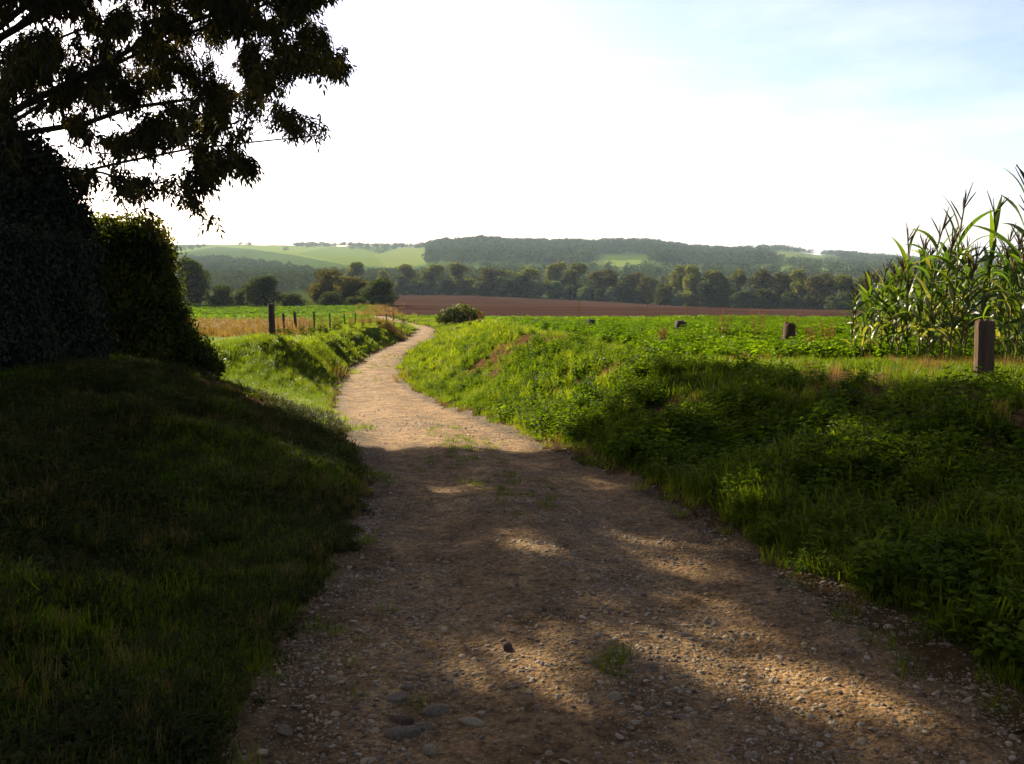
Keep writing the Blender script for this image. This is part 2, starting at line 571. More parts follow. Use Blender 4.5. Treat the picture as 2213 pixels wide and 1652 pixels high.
# ------------------------------------------------------------------ ground, lane, fields, hills: one continuous sheet cut into its surfaces
az = np.concatenate([np.arange(-180, -50, 4.0), np.arange(-50, 50.01, .19), np.arange(54, 180, 4.0)])
az = np.radians(az)
rr = np.concatenate([[.02], np.geomspace(.35, 760, 610), np.geomspace(775, 6000, 105)])
A_, R_ = np.meshgrid(az, rr)
X_, Y_ = np.sin(A_) * R_, np.cos(A_) * R_
Z_ = height(X_, Y_)
nr, na = X_.shape
GV = np.stack([X_.ravel(), Y_.ravel(), Z_.ravel()], 1)
ii, jj = np.meshgrid(np.arange(nr - 1), np.arange(na), indexing='ij')
GQ = np.stack([ii * na + jj, ii * na + (jj + 1) % na, (ii + 1) * na + (jj + 1) % na, (ii + 1) * na + jj], -1).reshape(-1, 4)
fc = GV[GQ].mean(1)
fx, fy = fc[:, 0], fc[:, 1]
fpx, fpy = project(np.stack([fx, fy, height(fx, fy)], 1))
is_lane = lane_mask(fx, fy)
is_hill = fy > 640
row_y = tree_row_Y(fpx)
wob = (fbm(fx / 30, fy / 30, 61) - .5) * 6
is_pl = (fx > -.142 * fy - 1.5 + wob * .3) & (fy > 103 + wob * .6 + .06 * fx) & (fy < row_y - 16 + wob) & ~is_hill & (fx < 400)
is_fd = (fx < -(.175 - .031 * sstep(55, 75, fy)) * fy - 1) & (fy > 27) & (fy < 163) & (fx > -260) & (fx < f_xl(np.minimum(fy, 108)) - 3.2) & ~is_pl
zone = np.zeros(len(GQ), int)
zone[is_lane] = 1
zone[is_pl] = 2
zone[is_fd] = 3
zone[is_hill] = 4

# bare earth scars on the banks (photo px -> world), radius in m
SCARS = [(1550, 772, .55), (1640, 780, .5), (1100, 755, 1.1), (1060, 775, .8), (1900, 880, .42), (1960, 900, .5), (2080, 870, .35), (1830, 812, .7), (2190, 905, .35),
         (1760, 850, .35), (1330, 800, .4), (1270, 835, .4), (1460, 880, .25), (800, 700, .9), (840, 712, .9), (2010, 1120, .22), (2140, 1000, .22), (380, 800, .4), (470, 835, .4), (560, 868, .45), (640, 897, .4), (320, 772, .35), (590, 935, .3), (1180, 740, .7), (1090, 790, .5)]
SC = np.array([[*hit(a * K, b * K)[:2], q * 1.15] for a, b, q in SCARS])


def soil_f(x, Y):
    s = np.zeros_like(x)
    for cx, cy, r in SC:
        s = np.maximum(s, 1 - sstep(.5, 1.15, np.hypot((x - cx), (Y - cy) * .8) / r + (fbm(x * 2.5, Y * 2.5, 71) - .5) * 1.1))
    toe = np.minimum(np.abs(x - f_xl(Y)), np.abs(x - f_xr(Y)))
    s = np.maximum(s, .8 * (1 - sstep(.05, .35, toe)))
    return np.where(Y < 90, s, 0)


def crop_f(x, Y):
    """leafy bright green crop: right-hand field behind the verge and the left-hand field"""
    right = sstep(0, .8, x - (f_xr(np.minimum(Y, 108)) + f_wr(Y) * 1.0 + .3)) * sstep(12.5, 15, Y) * (x < 60) * (Y < 115) * (x > -20)
    left = (x < -(.175 - .031 * sstep(55, 75, Y)) * Y - 1.5) * sstep(50, 58, Y) * (Y < 164)
    return np.maximum(right, left)


def dry_f(x, Y):
    return (x < -.215 * Y - 1.2) * sstep(31, 35, Y) * (1 - sstep(50, 57, Y)) * sstep(.2, .5, fbm(x / 2, Y / 2, 77) + .15)


vx, vy = GV[:, 0], GV[:, 1]
field = np.zeros(len(GV))
vpx, vpy = project(GV)
PATCH = [  # photo px polygons -> field tone (0 wood floor, .25 meadow, .5 bright, .75 pale stubble, 1 bare)
    ([(383, 547), (470, 533), (540, 538), (640, 552), (745, 572), (860, 576), (800, 545), (700, 532), (560, 527), (480, 527), (383, 540)], .52),
    ([(640, 548), (760, 574), (870, 578), (815, 545), (745, 532), (690, 538)], .40),
    ([(812, 552), (860, 536), (922, 531), (922, 572), (840, 580)], .62),
    ([(383, 530), (383, 522), (960, 520), (960, 528), (560, 529)], .70),
    ([(560, 523), (640, 522), (640, 531), (560, 531)], .95),
    ([(1280, 562), (1385, 562), (1385, 577), (1280, 577)], .45),
    ([(1640, 549), (1760, 547), (1790, 560), (1860, 568), (1860, 590), (1640, 590)], .38),
    ([(1665, 545), (1740, 545), (1740, 553), (1665, 553)], .7),
    ([(1500, 537), (1640, 538), (1640, 548), (1500, 542)], .5),
    ([(1960, 580), (2260, 560), (2260, 690), (1960, 690)], .36),
]


def inpoly(px, py, poly):
    r = np.zeros(px.shape, bool)
    n = len(poly)
    for i in range(n):
        (x1, y1), (x2, y2) = poly[i], poly[(i + 1) % n]
        c = ((y1 > py) != (y2 > py)) & (px < (x2 - x1) * (py - y1) / (y2 - y1 + 1e-12) + x1)
        r ^= c
    return r


field[:] = .2
far = vy > 640
for poly, v in PATCH:
    pl = [(a * K, b * K) for a, b in poly]
    field = np.where(far & inpoly(vpx, vpy, pl), v, field)
ATT = {'soil': soil_f(vx, vy), 'crop': crop_f(vx, vy), 'dry': dry_f(vx, vy), 'field': field}
for zi, nm, mt in ((0, 'ground', M_GROUND), (1, 'lane', M_LANE), (2, 'ploughed_field', M_PLOUGH), (3, 'field', M_GROUND), (4, 'hills', M_HILL)):
    q = GQ[zone == zi]
    used, inv = np.unique(q.ravel(), return_inverse=True)
    keys = ('field',) if zi == 4 else (('soil', 'crop', 'dry') if zi in (0, 3) else ('soil',))
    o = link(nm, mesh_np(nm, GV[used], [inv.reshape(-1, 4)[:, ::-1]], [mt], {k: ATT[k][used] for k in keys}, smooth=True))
    lb = {'ground': 'grassy hillside with steep banks cut by the lane', 'lane': 'stony dirt lane winding downhill between grass banks',
          'ploughed_field': 'bare reddish brown ploughed field before the valley trees', 'field': 'green and straw coloured field beyond the fence posts',
          'hills': 'distant hillside of pale green pastures'}[nm]
    tag(o, lb, nm.split('_')[-1], None, 'structure')

# ------------------------------------------------------------------ scatter (geometry nodes) for what nobody could count
PROTO = bpy.data.collections.new('scatter_sources')


def proto(name, me):
    o = bpy.data.objects.new(name, me)
    PROTO.objects.link(o)
    return o


def scatter(name, pts, rot, scl, idx, tint, protos, label, cat):
    me = bpy.data.meshes.new(name)
    pts = np.ascontiguousarray(pts, np.float32)
    me.vertices.add(len(pts))
    me.vertices.foreach_set('co', pts.ravel())
    for k, t, d in (('irot', 'FLOAT_VECTOR', rot), ('iscl', 'FLOAT_VECTOR', scl), ('iidx', 'INT', idx), ('itint', 'FLOAT', tint)):
        a = me.attributes.new(k, t, 'POINT')
        a.data.foreach_set('vector' if t == 'FLOAT_VECTOR' else 'value', np.ascontiguousarray(d, np.int32 if t == 'INT' else np.float32).ravel())
    o = link(name, me)
    tag(o, label, cat, None, 'stuff')
    ng = bpy.data.node_groups.new(name + '_nodes', 'GeometryNodeTree')
    ng.interface.new_socket('Geometry', in_out='INPUT', socket_type='NodeSocketGeometry')
    ng.interface.new_socket('Geometry', in_out='OUTPUT', socket_type='NodeSocketGeometry')
    gi, go = ng.nodes.new('NodeGroupInput'), ng.nodes.new('NodeGroupOutput')
    g2i = ng.nodes.new('GeometryNodeGeometryToInstance')
    for p in reversed(protos):
        oi = ng.nodes.new('GeometryNodeObjectInfo')
        oi.inputs['Object'].default_value = p
        oi.inputs['As Instance'].default_value = False
        ng.links.new(oi.outputs['Geometry'], g2i.inputs[0])
    iop = ng.nodes.new('GeometryNodeInstanceOnPoints')
    iop.inputs['Pick Instance'].default_value = True
    ng.links.new(gi.outputs[0], iop.inputs['Points'])
    ng.links.new(g2i.outputs[0], iop.inputs['Instance'])
    for k, t, sock in (('irot', 'FLOAT_VECTOR', 'Rotation'), ('iscl', 'FLOAT_VECTOR', 'Scale'), ('iidx', 'INT', 'Instance Index')):
        na_ = ng.nodes.new('GeometryNodeInputNamedAttribute')
        na_.data_type = t
        na_.inputs['Name'].default_value = k
        ng.links.new([s for s in na_.outputs if s.enabled][0], iop.inputs[sock])
    ng.links.new(iop.outputs[0], go.inputs[0])
    md = o.modifiers.new('scatter', 'NODES')
    md.node_group = ng
    return o


def grass_tuft(name, mat, n, h, spread, w, bend, rng):
    mb = MB()
    for _ in range(n):
        a, r = rng.uniform(0, 2 * PI), spread * math.sqrt(rng.uniform())
        p = np.array([r * math.cos(a), r * math.sin(a), -.02])
        hh = h * rng.uniform(.45, 1.1)
        ba = a + rng.normal() * .9
        b = bend * hh * rng.uniform(.2, 1.3)
        dr = np.array([math.cos(ba), math.sin(ba), 0])
        sd = np.array([-math.sin(ba + rng.normal() * .6), math.cos(ba), 0]) * w * rng.uniform(.6, 1.2)
        m1 = p + dr * b * .25 + np.array([0, 0, hh * .5])
        m2 = p + dr * b * .62 + np.array([0, 0, hh * .86])
        t = p + dr * b * 1.15 + np.array([0, 0, hh * (1 - .18 * bend)])
        mb.add([p - sd, p + sd, m1 - sd * .85, m1 + sd * .85, m2 - sd * .5, m2 + sd * .5, t], [[0, 1, 3, 2], [2, 3, 5, 4]], [[4, 5, 6]], rng.uniform())
    return mb.mesh(name, [mat])


def herb(name, mat, nst, h, leafl, rng, levels=5):
    mb = MB()
    for _ in range(nst):
        a, r = rng.uniform(0, 2 * PI), rng.uniform(0, .14)
        p = np.array([r * math.cos(a), r * math.sin(a), -.03])
        hh = h * rng.uniform(.55, 1.1)
        top = p + np.array([rng.normal() * .05, rng.normal() * .05, hh])
        mb.tube([p, (p + top) / 2 + rng.normal(size=3) * .01, top], [.004, .003, .002], 3, .3, False)
        tn = rng.uniform(0, .6)
        for k in range(levels):
            t = .25 + .75 * (k + rng.uniform(-.2, .2)) / levels
            c = p + (top - p) * min(t, 1)
            an = k * PI / 2 + rng.uniform(0, .5)
            for q in range(2):
                aa = an + q * PI
                d = np.array([math.cos(aa), math.sin(aa), rng.uniform(-.25, .35)])
                L = leafl * (1.15 - .55 * t) * rng.uniform(.75, 1.2)
                leaves(mb, [c], [d], [[rng.normal() * .25, rng.normal() * .25, 1]], L, L * .6, tn + rng.uniform(0, .4), .18, .25)
        for q in range(4):
            aa = rng.uniform(0, 2 * PI)
            leaves(mb, [top], [[math.cos(aa), math.sin(aa), .5]], [[0, 0, 1]], leafl * .5, leafl * .28, min(1, tn + .5), .15, .1)
    return mb.mesh(name, [mat])


def rosette(name, mat, n, L, rng):
    mb = MB()
    for k in range(n):
        a = rng.uniform(0, 2 * PI)
        r = rng.uniform(0, .13)
        p = np.array([r * math.cos(a * 3), r * math.sin(a * 3), rng.uniform(0, .03)])
        l = L * rng.uniform(.6, 1.2)
        leaves(mb, [p], [[math.cos(a), math.sin(a), rng.uniform(.15, .9)]], [[-math.cos(a) * .3, -math.sin(a) * .3, 1]], l, l * .55, rng.uniform(), .15, .3)
    return mb.mesh(name, [mat])


r_ = np.random.default_rng(3)
P_SHORT = [proto('grass_source', grass_tuft('short_grass_tuft', G_SHORT, 34, .13, .11, .0032, .6, r_)) for _ in range(4)]
P_LONG = [proto('long_grass_source', grass_tuft('long_grass_tuft', G_LONG, 36, .165, .10, .0042, .75, r_)) for _ in range(4)]
G_BANK = foliage('shade_toned_bank_growth', [(.010, .013, .003), (.020, .025, .005), (.034, .036, .008), (.075, .056, .020)], .35, (1.4, 1.4, .5), .7, True)  # dull brownish bank plants, coloured darker to deepen the left bank's shade
P_BANK = [proto('bank_growth_source', grass_tuft('shade_toned_bank_tuft', G_BANK, 30, .11, .12, .0045, .9, r_)) for _ in range(3)]
P_BANKROSE = [proto('shade_toned_ivy_source', rosette('shade_toned_ivy_clump', G_BANK, 24, .06, r_)) for _ in range(2)]
P_HERB = [proto('herb_source', herb('herb_clump', G_HERB, 6, .25, .085, r_)) for _ in range(4)]
P_ROSE = [proto('rosette_source', rosette('leaf_rosette', G_HERB, 22, .085, r_)) for _ in range(3)]
P_DRY = [proto('straw_source', grass_tuft('straw_tuft', G_DRY, 30, .42, .12, .0038, .4, r_)) for _ in range(3)]
P_CROP = [proto('crop_source', herb('crop_clump', G_CROP, 9, .24, .095, r_, 5)) for _ in range(3)]
P_FAR = [proto('far_grass_source', grass_tuft('far_grass_tuft', G_LONG, 60, .20, .42, .014, .7, r_)) for _ in range(3)]
P_FARDRY = [proto('far_straw_source', grass_tuft('far_straw_tuft', G_DRY, 40, .5, .42, .014, .35, r_)) for _ in range(2)]
P_FARCROP = [proto('far_crop_source', rosette('far_crop_clump', G_CROP, 40, .22, r_)) for _ in range(2)]
# order of prototypes used below
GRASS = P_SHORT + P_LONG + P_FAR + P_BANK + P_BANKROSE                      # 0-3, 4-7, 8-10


def sample(n, r0, r1, azd=42, rng=RNG):
    """more points nearer the viewer: even in log distance"""
    a = np.radians(rng.uniform(-azd, azd, n))
    r = np.exp(rng.uniform(math.log(r0), math.log(r1), n))
    return np.sin(a) * r, np.cos(a) * r


def sample_area(n, x0, x1, y0, y1, rng=RNG):
    return rng.uniform(x0, x1, n), rng.uniform(y0, y1, n)


def in_view(x, Y, m=70):
    px, py = project(np.stack([x, Y, height(x, Y)], -1))
    return (px > -m * 2.2) & (px < 1024 + m * 2.2) & (py < 764 + m * 2.5) & (Y > .6)


def slope_rot(x, Y, rng=RNG, lean=.25):
    e = .15
    gx = (height(x + e, Y) - height(x - e, Y)) / (2 * e)
    gy = (height(x, Y + e) - height(x, Y - e)) / (2 * e)
    n = len(x)
    return np.stack([gy * .8 + rng.normal(size=n) * lean * .5, -gx * .8 + rng.normal(size=n) * lean * .5, rng.uniform(0, 2 * PI, n)], 1)


def keep(m, *a):
    return [v[m] for v in a]


HEDGE_X = -5.5
# --- grass
gx, gy = [], []
for n, args in ((15000, (-7, 9, 1.2, 13)), (20000, (-6.2, -.3, 1.2, 12.8)), (4000, (-1.6, -.4, 1.4, 6)), (4000, (.6, 3.2, 2.2, 9)), (26000, (-14, 14, 12, 34))):
    a, b = sample_area(n, *args)
    gx.append(a); gy.append(b)
a, b = sample(15000, 30, 110)
gx.append(a); gy.append(b)
gx, gy = np.concatenate(gx), np.concatenate(gy)
ok = in_view(gx, gy) & ~lane_mask(gx + RNG.normal(size=len(gx)) * .07, gy)
gx, gy = keep(ok, gx, gy)
so, cr, dr = soil_f(gx, gy), crop_f(gx, gy), dry_f(gx, gy)
u = RNG.uniform(size=len(gx))
left = gx < f_xl(gy)
dens = np.where(left, .95, np.where(gy < 12.5, .55, .62)) * (1 - .93 * so) * (1 - .8 * np.minimum(cr, 1)) * (1 - .55 * dr)
plx = (gx > -.142 * gy - 1.5) & (gy > 102)
ok = (u < dens) & ~plx & ~((gx < HEDGE_X - .2) & (gy < 11.4))
gx, gy, so, left = keep(ok, gx, gy, so, left)
n = len(gx)
patch = fbm(gx / 1.4, gy / 1.4, 81)
short = np.where(left & (gy < 24), patch < .8, patch < .5)
idx = np.where(short, RNG.integers(0, 4, n), RNG.integers(4, 8, n))
idx = np.where((gy > 26) & (RNG.uniform(size=n) < sstep(24, 36, gy)), RNG.integers(8, 11, n), idx)
shade_bank = left & (gy < 12.5) & (RNG.uniform(size=n) < .35 + .6 * sstep(.35, .6, fbm(gx / 1.2 + 9, gy / 1.2, 87)))  # shade painted by plant colour: darker tufts replace grass on near left bank
sc = RNG.uniform(.65, 1.25, n) * np.where(idx >= 8, .6 + gy * .006, 1 + np.minimum(gy, 30) * .012)
short_top = (gx > f_xr(gy) + f_wr(gy) * .85) & (gy > 6) & (gy < 30)
idx = np.where(short_top & (idx < 8), idx % 4, idx)
sc = sc * np.where(short_top, .8, 1) * np.where(left & (gy > 25) & (gy < 62), .72, 1) * np.where(left & (gy < 12), .40 + .55 * fbm(gx / .5, gy / .5, 86), 1)
idx = np.where(shade_bank, RNG.integers(11, 16, n), idx)
sc = np.where(shade_bank, sc * 1.35, sc)
sc *= .6 + .4 * sstep(0, .4, np.minimum(np.abs(gx - f_xl(gy)), np.abs(gx - f_xr(gy))))
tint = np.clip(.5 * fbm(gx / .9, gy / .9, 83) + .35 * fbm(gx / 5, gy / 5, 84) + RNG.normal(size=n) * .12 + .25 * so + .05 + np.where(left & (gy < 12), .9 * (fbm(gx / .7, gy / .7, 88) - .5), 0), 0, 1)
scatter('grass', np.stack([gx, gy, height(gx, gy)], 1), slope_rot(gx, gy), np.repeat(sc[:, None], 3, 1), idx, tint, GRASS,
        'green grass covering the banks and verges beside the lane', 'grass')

# --- leafy herbs: thick on the right-hand bank, low on the left-hand one
hx, hy = sample_area(14000, .2, 8, 2.0, 13)
hx2, hy2 = sample_area(9500, -6, 9, 12, 34)
hx3, hy3 = sample_area(16000, -6.5, 0, 1.2, 12)
hx, hy = np.concatenate([hx, hx2, hx3]), np.concatenate([hy, hy2, hy3])
ok = in_view(hx, hy) & ~lane_mask(hx, hy)
hx, hy = keep(ok, hx, hy)
right = hx > f_xr(hy)
rel = (hx - f_xr(hy)) / f_wr(hy)
pn = fbm(hx / 1.1, hy / 1.1, 91)
dens = np.where(right, sstep(.31, .53, pn) * (1 - sstep(.75, 1.08, rel)) * sstep(.0, .15, rel), sstep(.40, .60, pn) * .6)
dens = dens * (1 - .9 * soil_f(hx, hy)) * np.where(hy > 12, .8, 1)
ok = (RNG.uniform(size=len(hx)) < dens) & ~((hx < HEDGE_X) & (hy < 11.6))
hx, hy, right = keep(ok, hx, hy, right)
n = len(hx)
tallh = right & (RNG.uniform(size=n) < .8)
idx = np.where(tallh, RNG.integers(0, 4, n), RNG.integers(4, 7, n))
idx = np.where(~right & (hy < 12.5) & (RNG.uniform(size=n) < .7), RNG.integers(7, 9, n), idx)  # the same darkened leaves stand in for deeper shade among the left herbs
sc = RNG.uniform(.6, 1.2, n) * np.where(right, 1.0, .5) * np.where(hy > 12, 1.15, 1) * (.4 + 1.0 * fbm(hx / .7, hy / .7, 93))
tint = np.clip(1.1 * fbm(hx / .6, hy / .6, 95) - .15 + RNG.normal(size=n) * .2, 0, 1)
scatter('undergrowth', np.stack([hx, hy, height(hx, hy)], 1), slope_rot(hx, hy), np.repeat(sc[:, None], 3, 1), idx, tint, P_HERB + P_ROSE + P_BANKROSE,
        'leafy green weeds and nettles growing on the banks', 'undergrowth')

# --- bright crop, right and left fields
cx1, cy1 = sample_area(13000, -6, 22, 12, 45)
cx2, cy2 = sample(22000, 40, 162)
cx_, cy_ = np.concatenate([cx1, cx2]), np.concatenate([cy1, cy2])
ok = in_view(cx_, cy_) & (RNG.uniform(size=len(cx_)) < crop_f(cx_, cy_)) & ~((cx_ > -.142 * cy_ - 2) & (cy_ > 101))
cx_, cy_ = keep(ok, cx_, cy_)
n = len(cx_)
idx = np.where(cy_ < 40, RNG.integers(0, 3, n), RNG.integers(3, 5, n))
sc = RNG.uniform(.7, 1.3, n) * np.where(cy_ < 40, 1.05, .75 + cy_ * .006) * (.42 + 1.1 * fbm(cx_ / 1.3, cy_ / 1.3, 97))
tint = np.clip(1.3 * fbm(cx_ / 1.7, cy_ / 1.7, 99) - .28 + RNG.normal(size=n) * .15, 0, 1)
scatter('crop_foliage', np.stack([cx_, cy_, height(cx_, cy_)], 1), slope_rot(cx_, cy_), np.repeat(sc[:, None], 3, 1), idx, tint, P_CROP + P_FARCROP,
        'low bright green crop leaves filling the fields', 'crop')

# --- straw-coloured grass: the strip beyond the gateway, scars, maize foot
dx1, dy1 = sample_area(5200, -22, -6.5, 30, 57)
ok = RNG.uniform(size=len(dx1)) < dry_f(dx1, dy1)
dx1, dy1 = keep(ok, dx1, dy1)
dx0, dy0 = sample_area(6000, -6, -.6, 1.4, 11.6)
ok = (RNG.uniform(size=len(dx0)) < .42 * sstep(.46, .66, fbm(dx0 / .8, dy0 / .8, 107)))
dx0, dy0 = keep(ok, dx0, dy0)
dx2, dy2 = sample_area(2600, 5.3, 9.5, 11.0, 13)
dx3, dy3 = [], []
for c in SC:
    k = int(26 * c[2] * (1 if c[1] < 20 else .6)) + 4
    dx3.append(c[0] + RNG.normal(size=k) * c[2] * .6); dy3.append(c[1] + RNG.normal(size=k) * c[2] * .6)
ex, ey = sample_area(1500, -7, 7, 3, 30)
okE = (np.minimum(np.abs(ex - f_xl(ey)), np.abs(ex - f_xr(ey))) < .3)
ex, ey = keep(okE, ex, ey)
qy = RNG.uniform(98, 165, 110)
qx = -.146 * qy - 1.2 + RNG.normal(size=110) * 1.8
ex, ey = np.concatenate([ex, qx]), np.concatenate([ey, qy])
dx_, dy_ = np.concatenate([dx1, dx2, *dx3, ex, dx0]), np.concatenate([dy1, dy2, *dy3, ey, dy0])
ok = in_view(dx_, dy_) & ~lane_mask(dx_, dy_)
m2 = (np.arange(len(dx_)) >= len(dx1)) & (np.arange(len(dx_)) < len(dx1) + len(dx2)) & (RNG.uniform(size=len(dx_)) > .2)
dx_, dy_ = keep(ok & ~m2, dx_, dy_)
n = len(dx_)
idx = np.where(dy_ > 28, RNG.integers(3, 5, n), RNG.integers(0, 3, n))
sc = RNG.uniform(.5, 1.0, n) * np.where(dy_ > 28, np.where(dy_ > 95, 1.4, 1.15), np.where((dx_ < -.3) & (dy_ < 12), .36, .45))
scatter('dry_grass', np.stack([dx_, dy_, height(dx_, dy_)], 1), slope_rot(dx_, dy_, lean=.4), np.repeat(sc[:, None], 3, 1), idx, RNG.uniform(size=n), P_DRY + P_FARDRY,
        'straw coloured dry grass on scars and field edges', 'dry grass')

# --- tufts on the lane itself
tp = []
for px, py, r, k in ((1010, 962, .42, 46), (1000, 985, .35, 22), (850, 771, .7, 46), (812, 790, .6, 34), (800, 820, .8, 26), (1105, 1040, .35, 14), (1340, 1437, .07, 8), (1090, 1050, .3, 10), (740, 1385, .25, 12), (1180, 1090, .3, 8), (870, 790, .6, 16), (960, 925, .4, 10)):
    c = hit(px * K, py * K)
    for _ in range(k):
        tp.append((c[0] + RNG.normal() * r * .6, c[1] + RNG.normal() * r * 1.3))
tp = np.array(tp)
n = len(tp)
sc = RNG.uniform(.3, .62, n)
scatter('lane_grass', np.stack([tp[:, 0], tp[:, 1], height(tp[:, 0], tp[:, 1])], 1), slope_rot(tp[:, 0], tp[:, 1]), np.repeat(sc[:, None], 3, 1), RNG.integers(0, 4, n), RNG.uniform(.2, .8, n), P_SHORT,
        'sparse grass tufts in the middle of the lane', 'grass')


# --- gravel
def stone_mesh(name, mat, rng, sub=2, ang=.25, flat=.65, smooth=True):
    import bmesh
    bm = bmesh.new()
    bmesh.ops.create_icosphere(bm, subdivisions=sub, radius=1)
    offs = rng.normal(size=(9, 3))
    offs /= np.linalg.norm(offs, axis=1)[:, None]
    cut = rng.uniform(.55, .95, 9)
    sx, sy = rng.uniform(.75, 1.25), rng.uniform(.7, 1.0)
    for v in bm.verts:
        p = np.array(v.co)
        for o_, c_ in zip(offs, cut):
            d = p @ o_
            if d > c_: p = p - o_ * (d - c_) * (1 - ang)
        v.co = Vector((p[0] * sx, p[1] * sy, p[2] * flat))
    me = bpy.data.meshes.new(name)
    bm.to_mesh(me)
    bm.free()
    me.materials.append(mat)
    for p in me.polygons: p.use_smooth = smooth
    return me


P_ST = [proto('gravel_source', stone_mesh('gravel_stone', M_GRAVEL, r_, 2, .05, .6, False)) for _ in range(7)]
sx, sy = sample_area(105000, -1.4, 3.0, 1.6, 7)
sx2, sy2 = sample_area(42000, -4, 2.5, 7, 16)
sx3, sy3 = sample_area(9000, -7.5, 0, 16, 34)
sx, sy = np.concatenate([sx, sx2, sx3]), np.concatenate([sy, sy2, sy3])
ok = in_view(sx, sy) & (sx > f_xl(sy) - .12) & (sx < f_xr(sy) + .12)
cen = (f_xl(sy) + f_xr(sy)) / 2
trk = np.exp(-((np.abs(sx - cen - .25) - .7) / .3) ** 2)
dn = .25 + .75 * sstep(.4, .62, fbm(sx / .6, sy / .6, 101)) * (1 - .55 * trk)
ok &= RNG.uniform(size=len(sx)) < dn
sx, sy = keep(ok, sx, sy)
n = len(sx)
size = .0034 * np.exp(RNG.gamma(1.25, .36, n))
size = np.minimum(size, .020) * np.where(sy > 7, 1.25, 1) * np.where(sy > 16, 1.4, 1)
sc = size[:, None] * np.stack([RNG.uniform(.8, 1.4, n), RNG.uniform(.8, 1.2, n), RNG.uniform(.6, 1, n)], 1)
rot = np.stack([RNG.normal(size=n) * .3, RNG.normal(size=n) * .3, RNG.uniform(0, 6.28, n)], 1)
scatter('gravel', np.stack([sx, sy, height(sx, sy) - size * .05], 1), rot, sc, RNG.integers(0, 7, n), RNG.uniform(size=n), P_ST,
        'small loose pebbles strewn over the dirt lane', 'gravel')

# single stones that stand out
STN = [(1098, 1405, .055, M_BROWNSTONE, 'dark brown angular stone sitting alone on the lane, casting a shadow', .9),
       (1328, 1509, .040, M_PALESTONE, 'pale rounded pebble at the sunny patch of the lane', .8),
       (857, 1512, .078, M_STONE, 'long flat grey stone like a broken brick on the lane', .45),
       (880, 1487, .042, M_STONE, 'grey pointed stone behind the long brick-like stone', .8),
       (940, 1540, .075, M_STONE, 'broad grey cracked stone at the back of the stone cluster', .55),
       (868, 1560, .055, M_BROWNSTONE, 'dark stone at the edge of the stone cluster, beside a leaning slab', .7),
       (875, 1590, .085, M_STONE, 'largest angular grey slab at the front of the stone cluster', .6),
       (912, 1575, .055, M_STONE, 'rounded grey stone in the middle of the stone cluster', .7),
       (1018, 1565, .062, M_PALESTONE, 'wide pale flat stone to one side of the stone cluster', .45),
       (615, 1583, .055, M_STONE, 'pale grey stone close to the dark grassy bank edge', .6),
       (720, 1470, .035, M_PALESTONE, 'small pale pebble on the shaded lane edge', .75),
       (1248, 992, .085, M_BROWNSTONE, 'brown stone at the foot of the bank where the shadow begins', .8),
       (1408, 1445, .05, M_STONE, 'flat tan stone next to the small grass tuft on the lane', .5),
       (930, 1625, .045, M_PALESTONE, 'round light stone in front of the stone cluster', .8)]
for px, py, r, mt, lb, fl in STN:
    c = hit(px * K, py * K, 1.2)
    me = stone_mesh('stone', mt, r_, 3, .04 if mt is not M_PALESTONE else .4, fl, mt is M_PALESTONE)
    o = link('stone', me, None, (c[0], c[1], c[2] + r * .7 * fl * .15))
    o.scale = (r * .78, r * .6, r * .7)
    o.rotation_euler = (random.uniform(-.15, .15), random.uniform(-.15, .15), random.uniform(-.5, .5))
    tag(o, lb, 'stone', 'larger stones lying on the lane')

# ------------------------------------------------------------------ posts
def post_mesh(name, w, h, mat, rng, square=True, sink=.4):
    k = 16
    zs = np.concatenate([[-sink], np.linspace(0, h * .96, 9), [h, h + .012]])
    an = np.arange(k) * 2 * PI / k
    mb = MB()
    V = []
    ph = rng.uniform(0, 6)
    for zi, z in enumerate(zs):
        t = z / h
        for a in an:
            r = w * .5 / max(abs(math.cos(a)), abs(math.sin(a))) if square else w * .5
            r = min(r, w * .5 * 1.28)
            r *= 1 + .035 * math.sin(5 * a + ph) + .02 * rng.normal() - .03 * t
            if zi >= len(zs) - 2: r *= (.93, .72)[zi - len(zs) + 2]
            V.append([r * math.cos(a) + .02 * t * w, r * math.sin(a), z + (rng.normal() * .012 if zi >= len(zs) - 3 else 0)])
    n = len(zs)
    V.append([0, 0, h + .008])
    Q = [[i * k + j, i * k + (j + 1) % k, (i + 1) * k + (j + 1) % k, (i + 1) * k + j] for i in range(n - 1) for j in range(k)]
    T = [[n * k, (n - 1) * k + j, (n - 1) * k + (j + 1) % k] for j in range(k)]
    mb.add(V, Q, T, .5)
    return mb.mesh(name, [mat])


def put_post(px, pytop, pybase, Y, w, lb, group, mat=M_POST, square=True, tilt=(0, 0), rz=.5):
    top, base = at(px * K, pytop * K, Y), at(px * K, pybase * K, Y)
    gz = float(height(np.array([base[0]]), np.array([Y]))[0])
    z0 = min(gz, base[2])
    o = link('fence_post', post_mesh('fence_post', w, top[2] - z0, mat, r_, square), None, (base[0], Y, z0))
    o.rotation_euler = (tilt[0], tilt[1], rz)
    tag(o, lb, 'post', group)
    return o


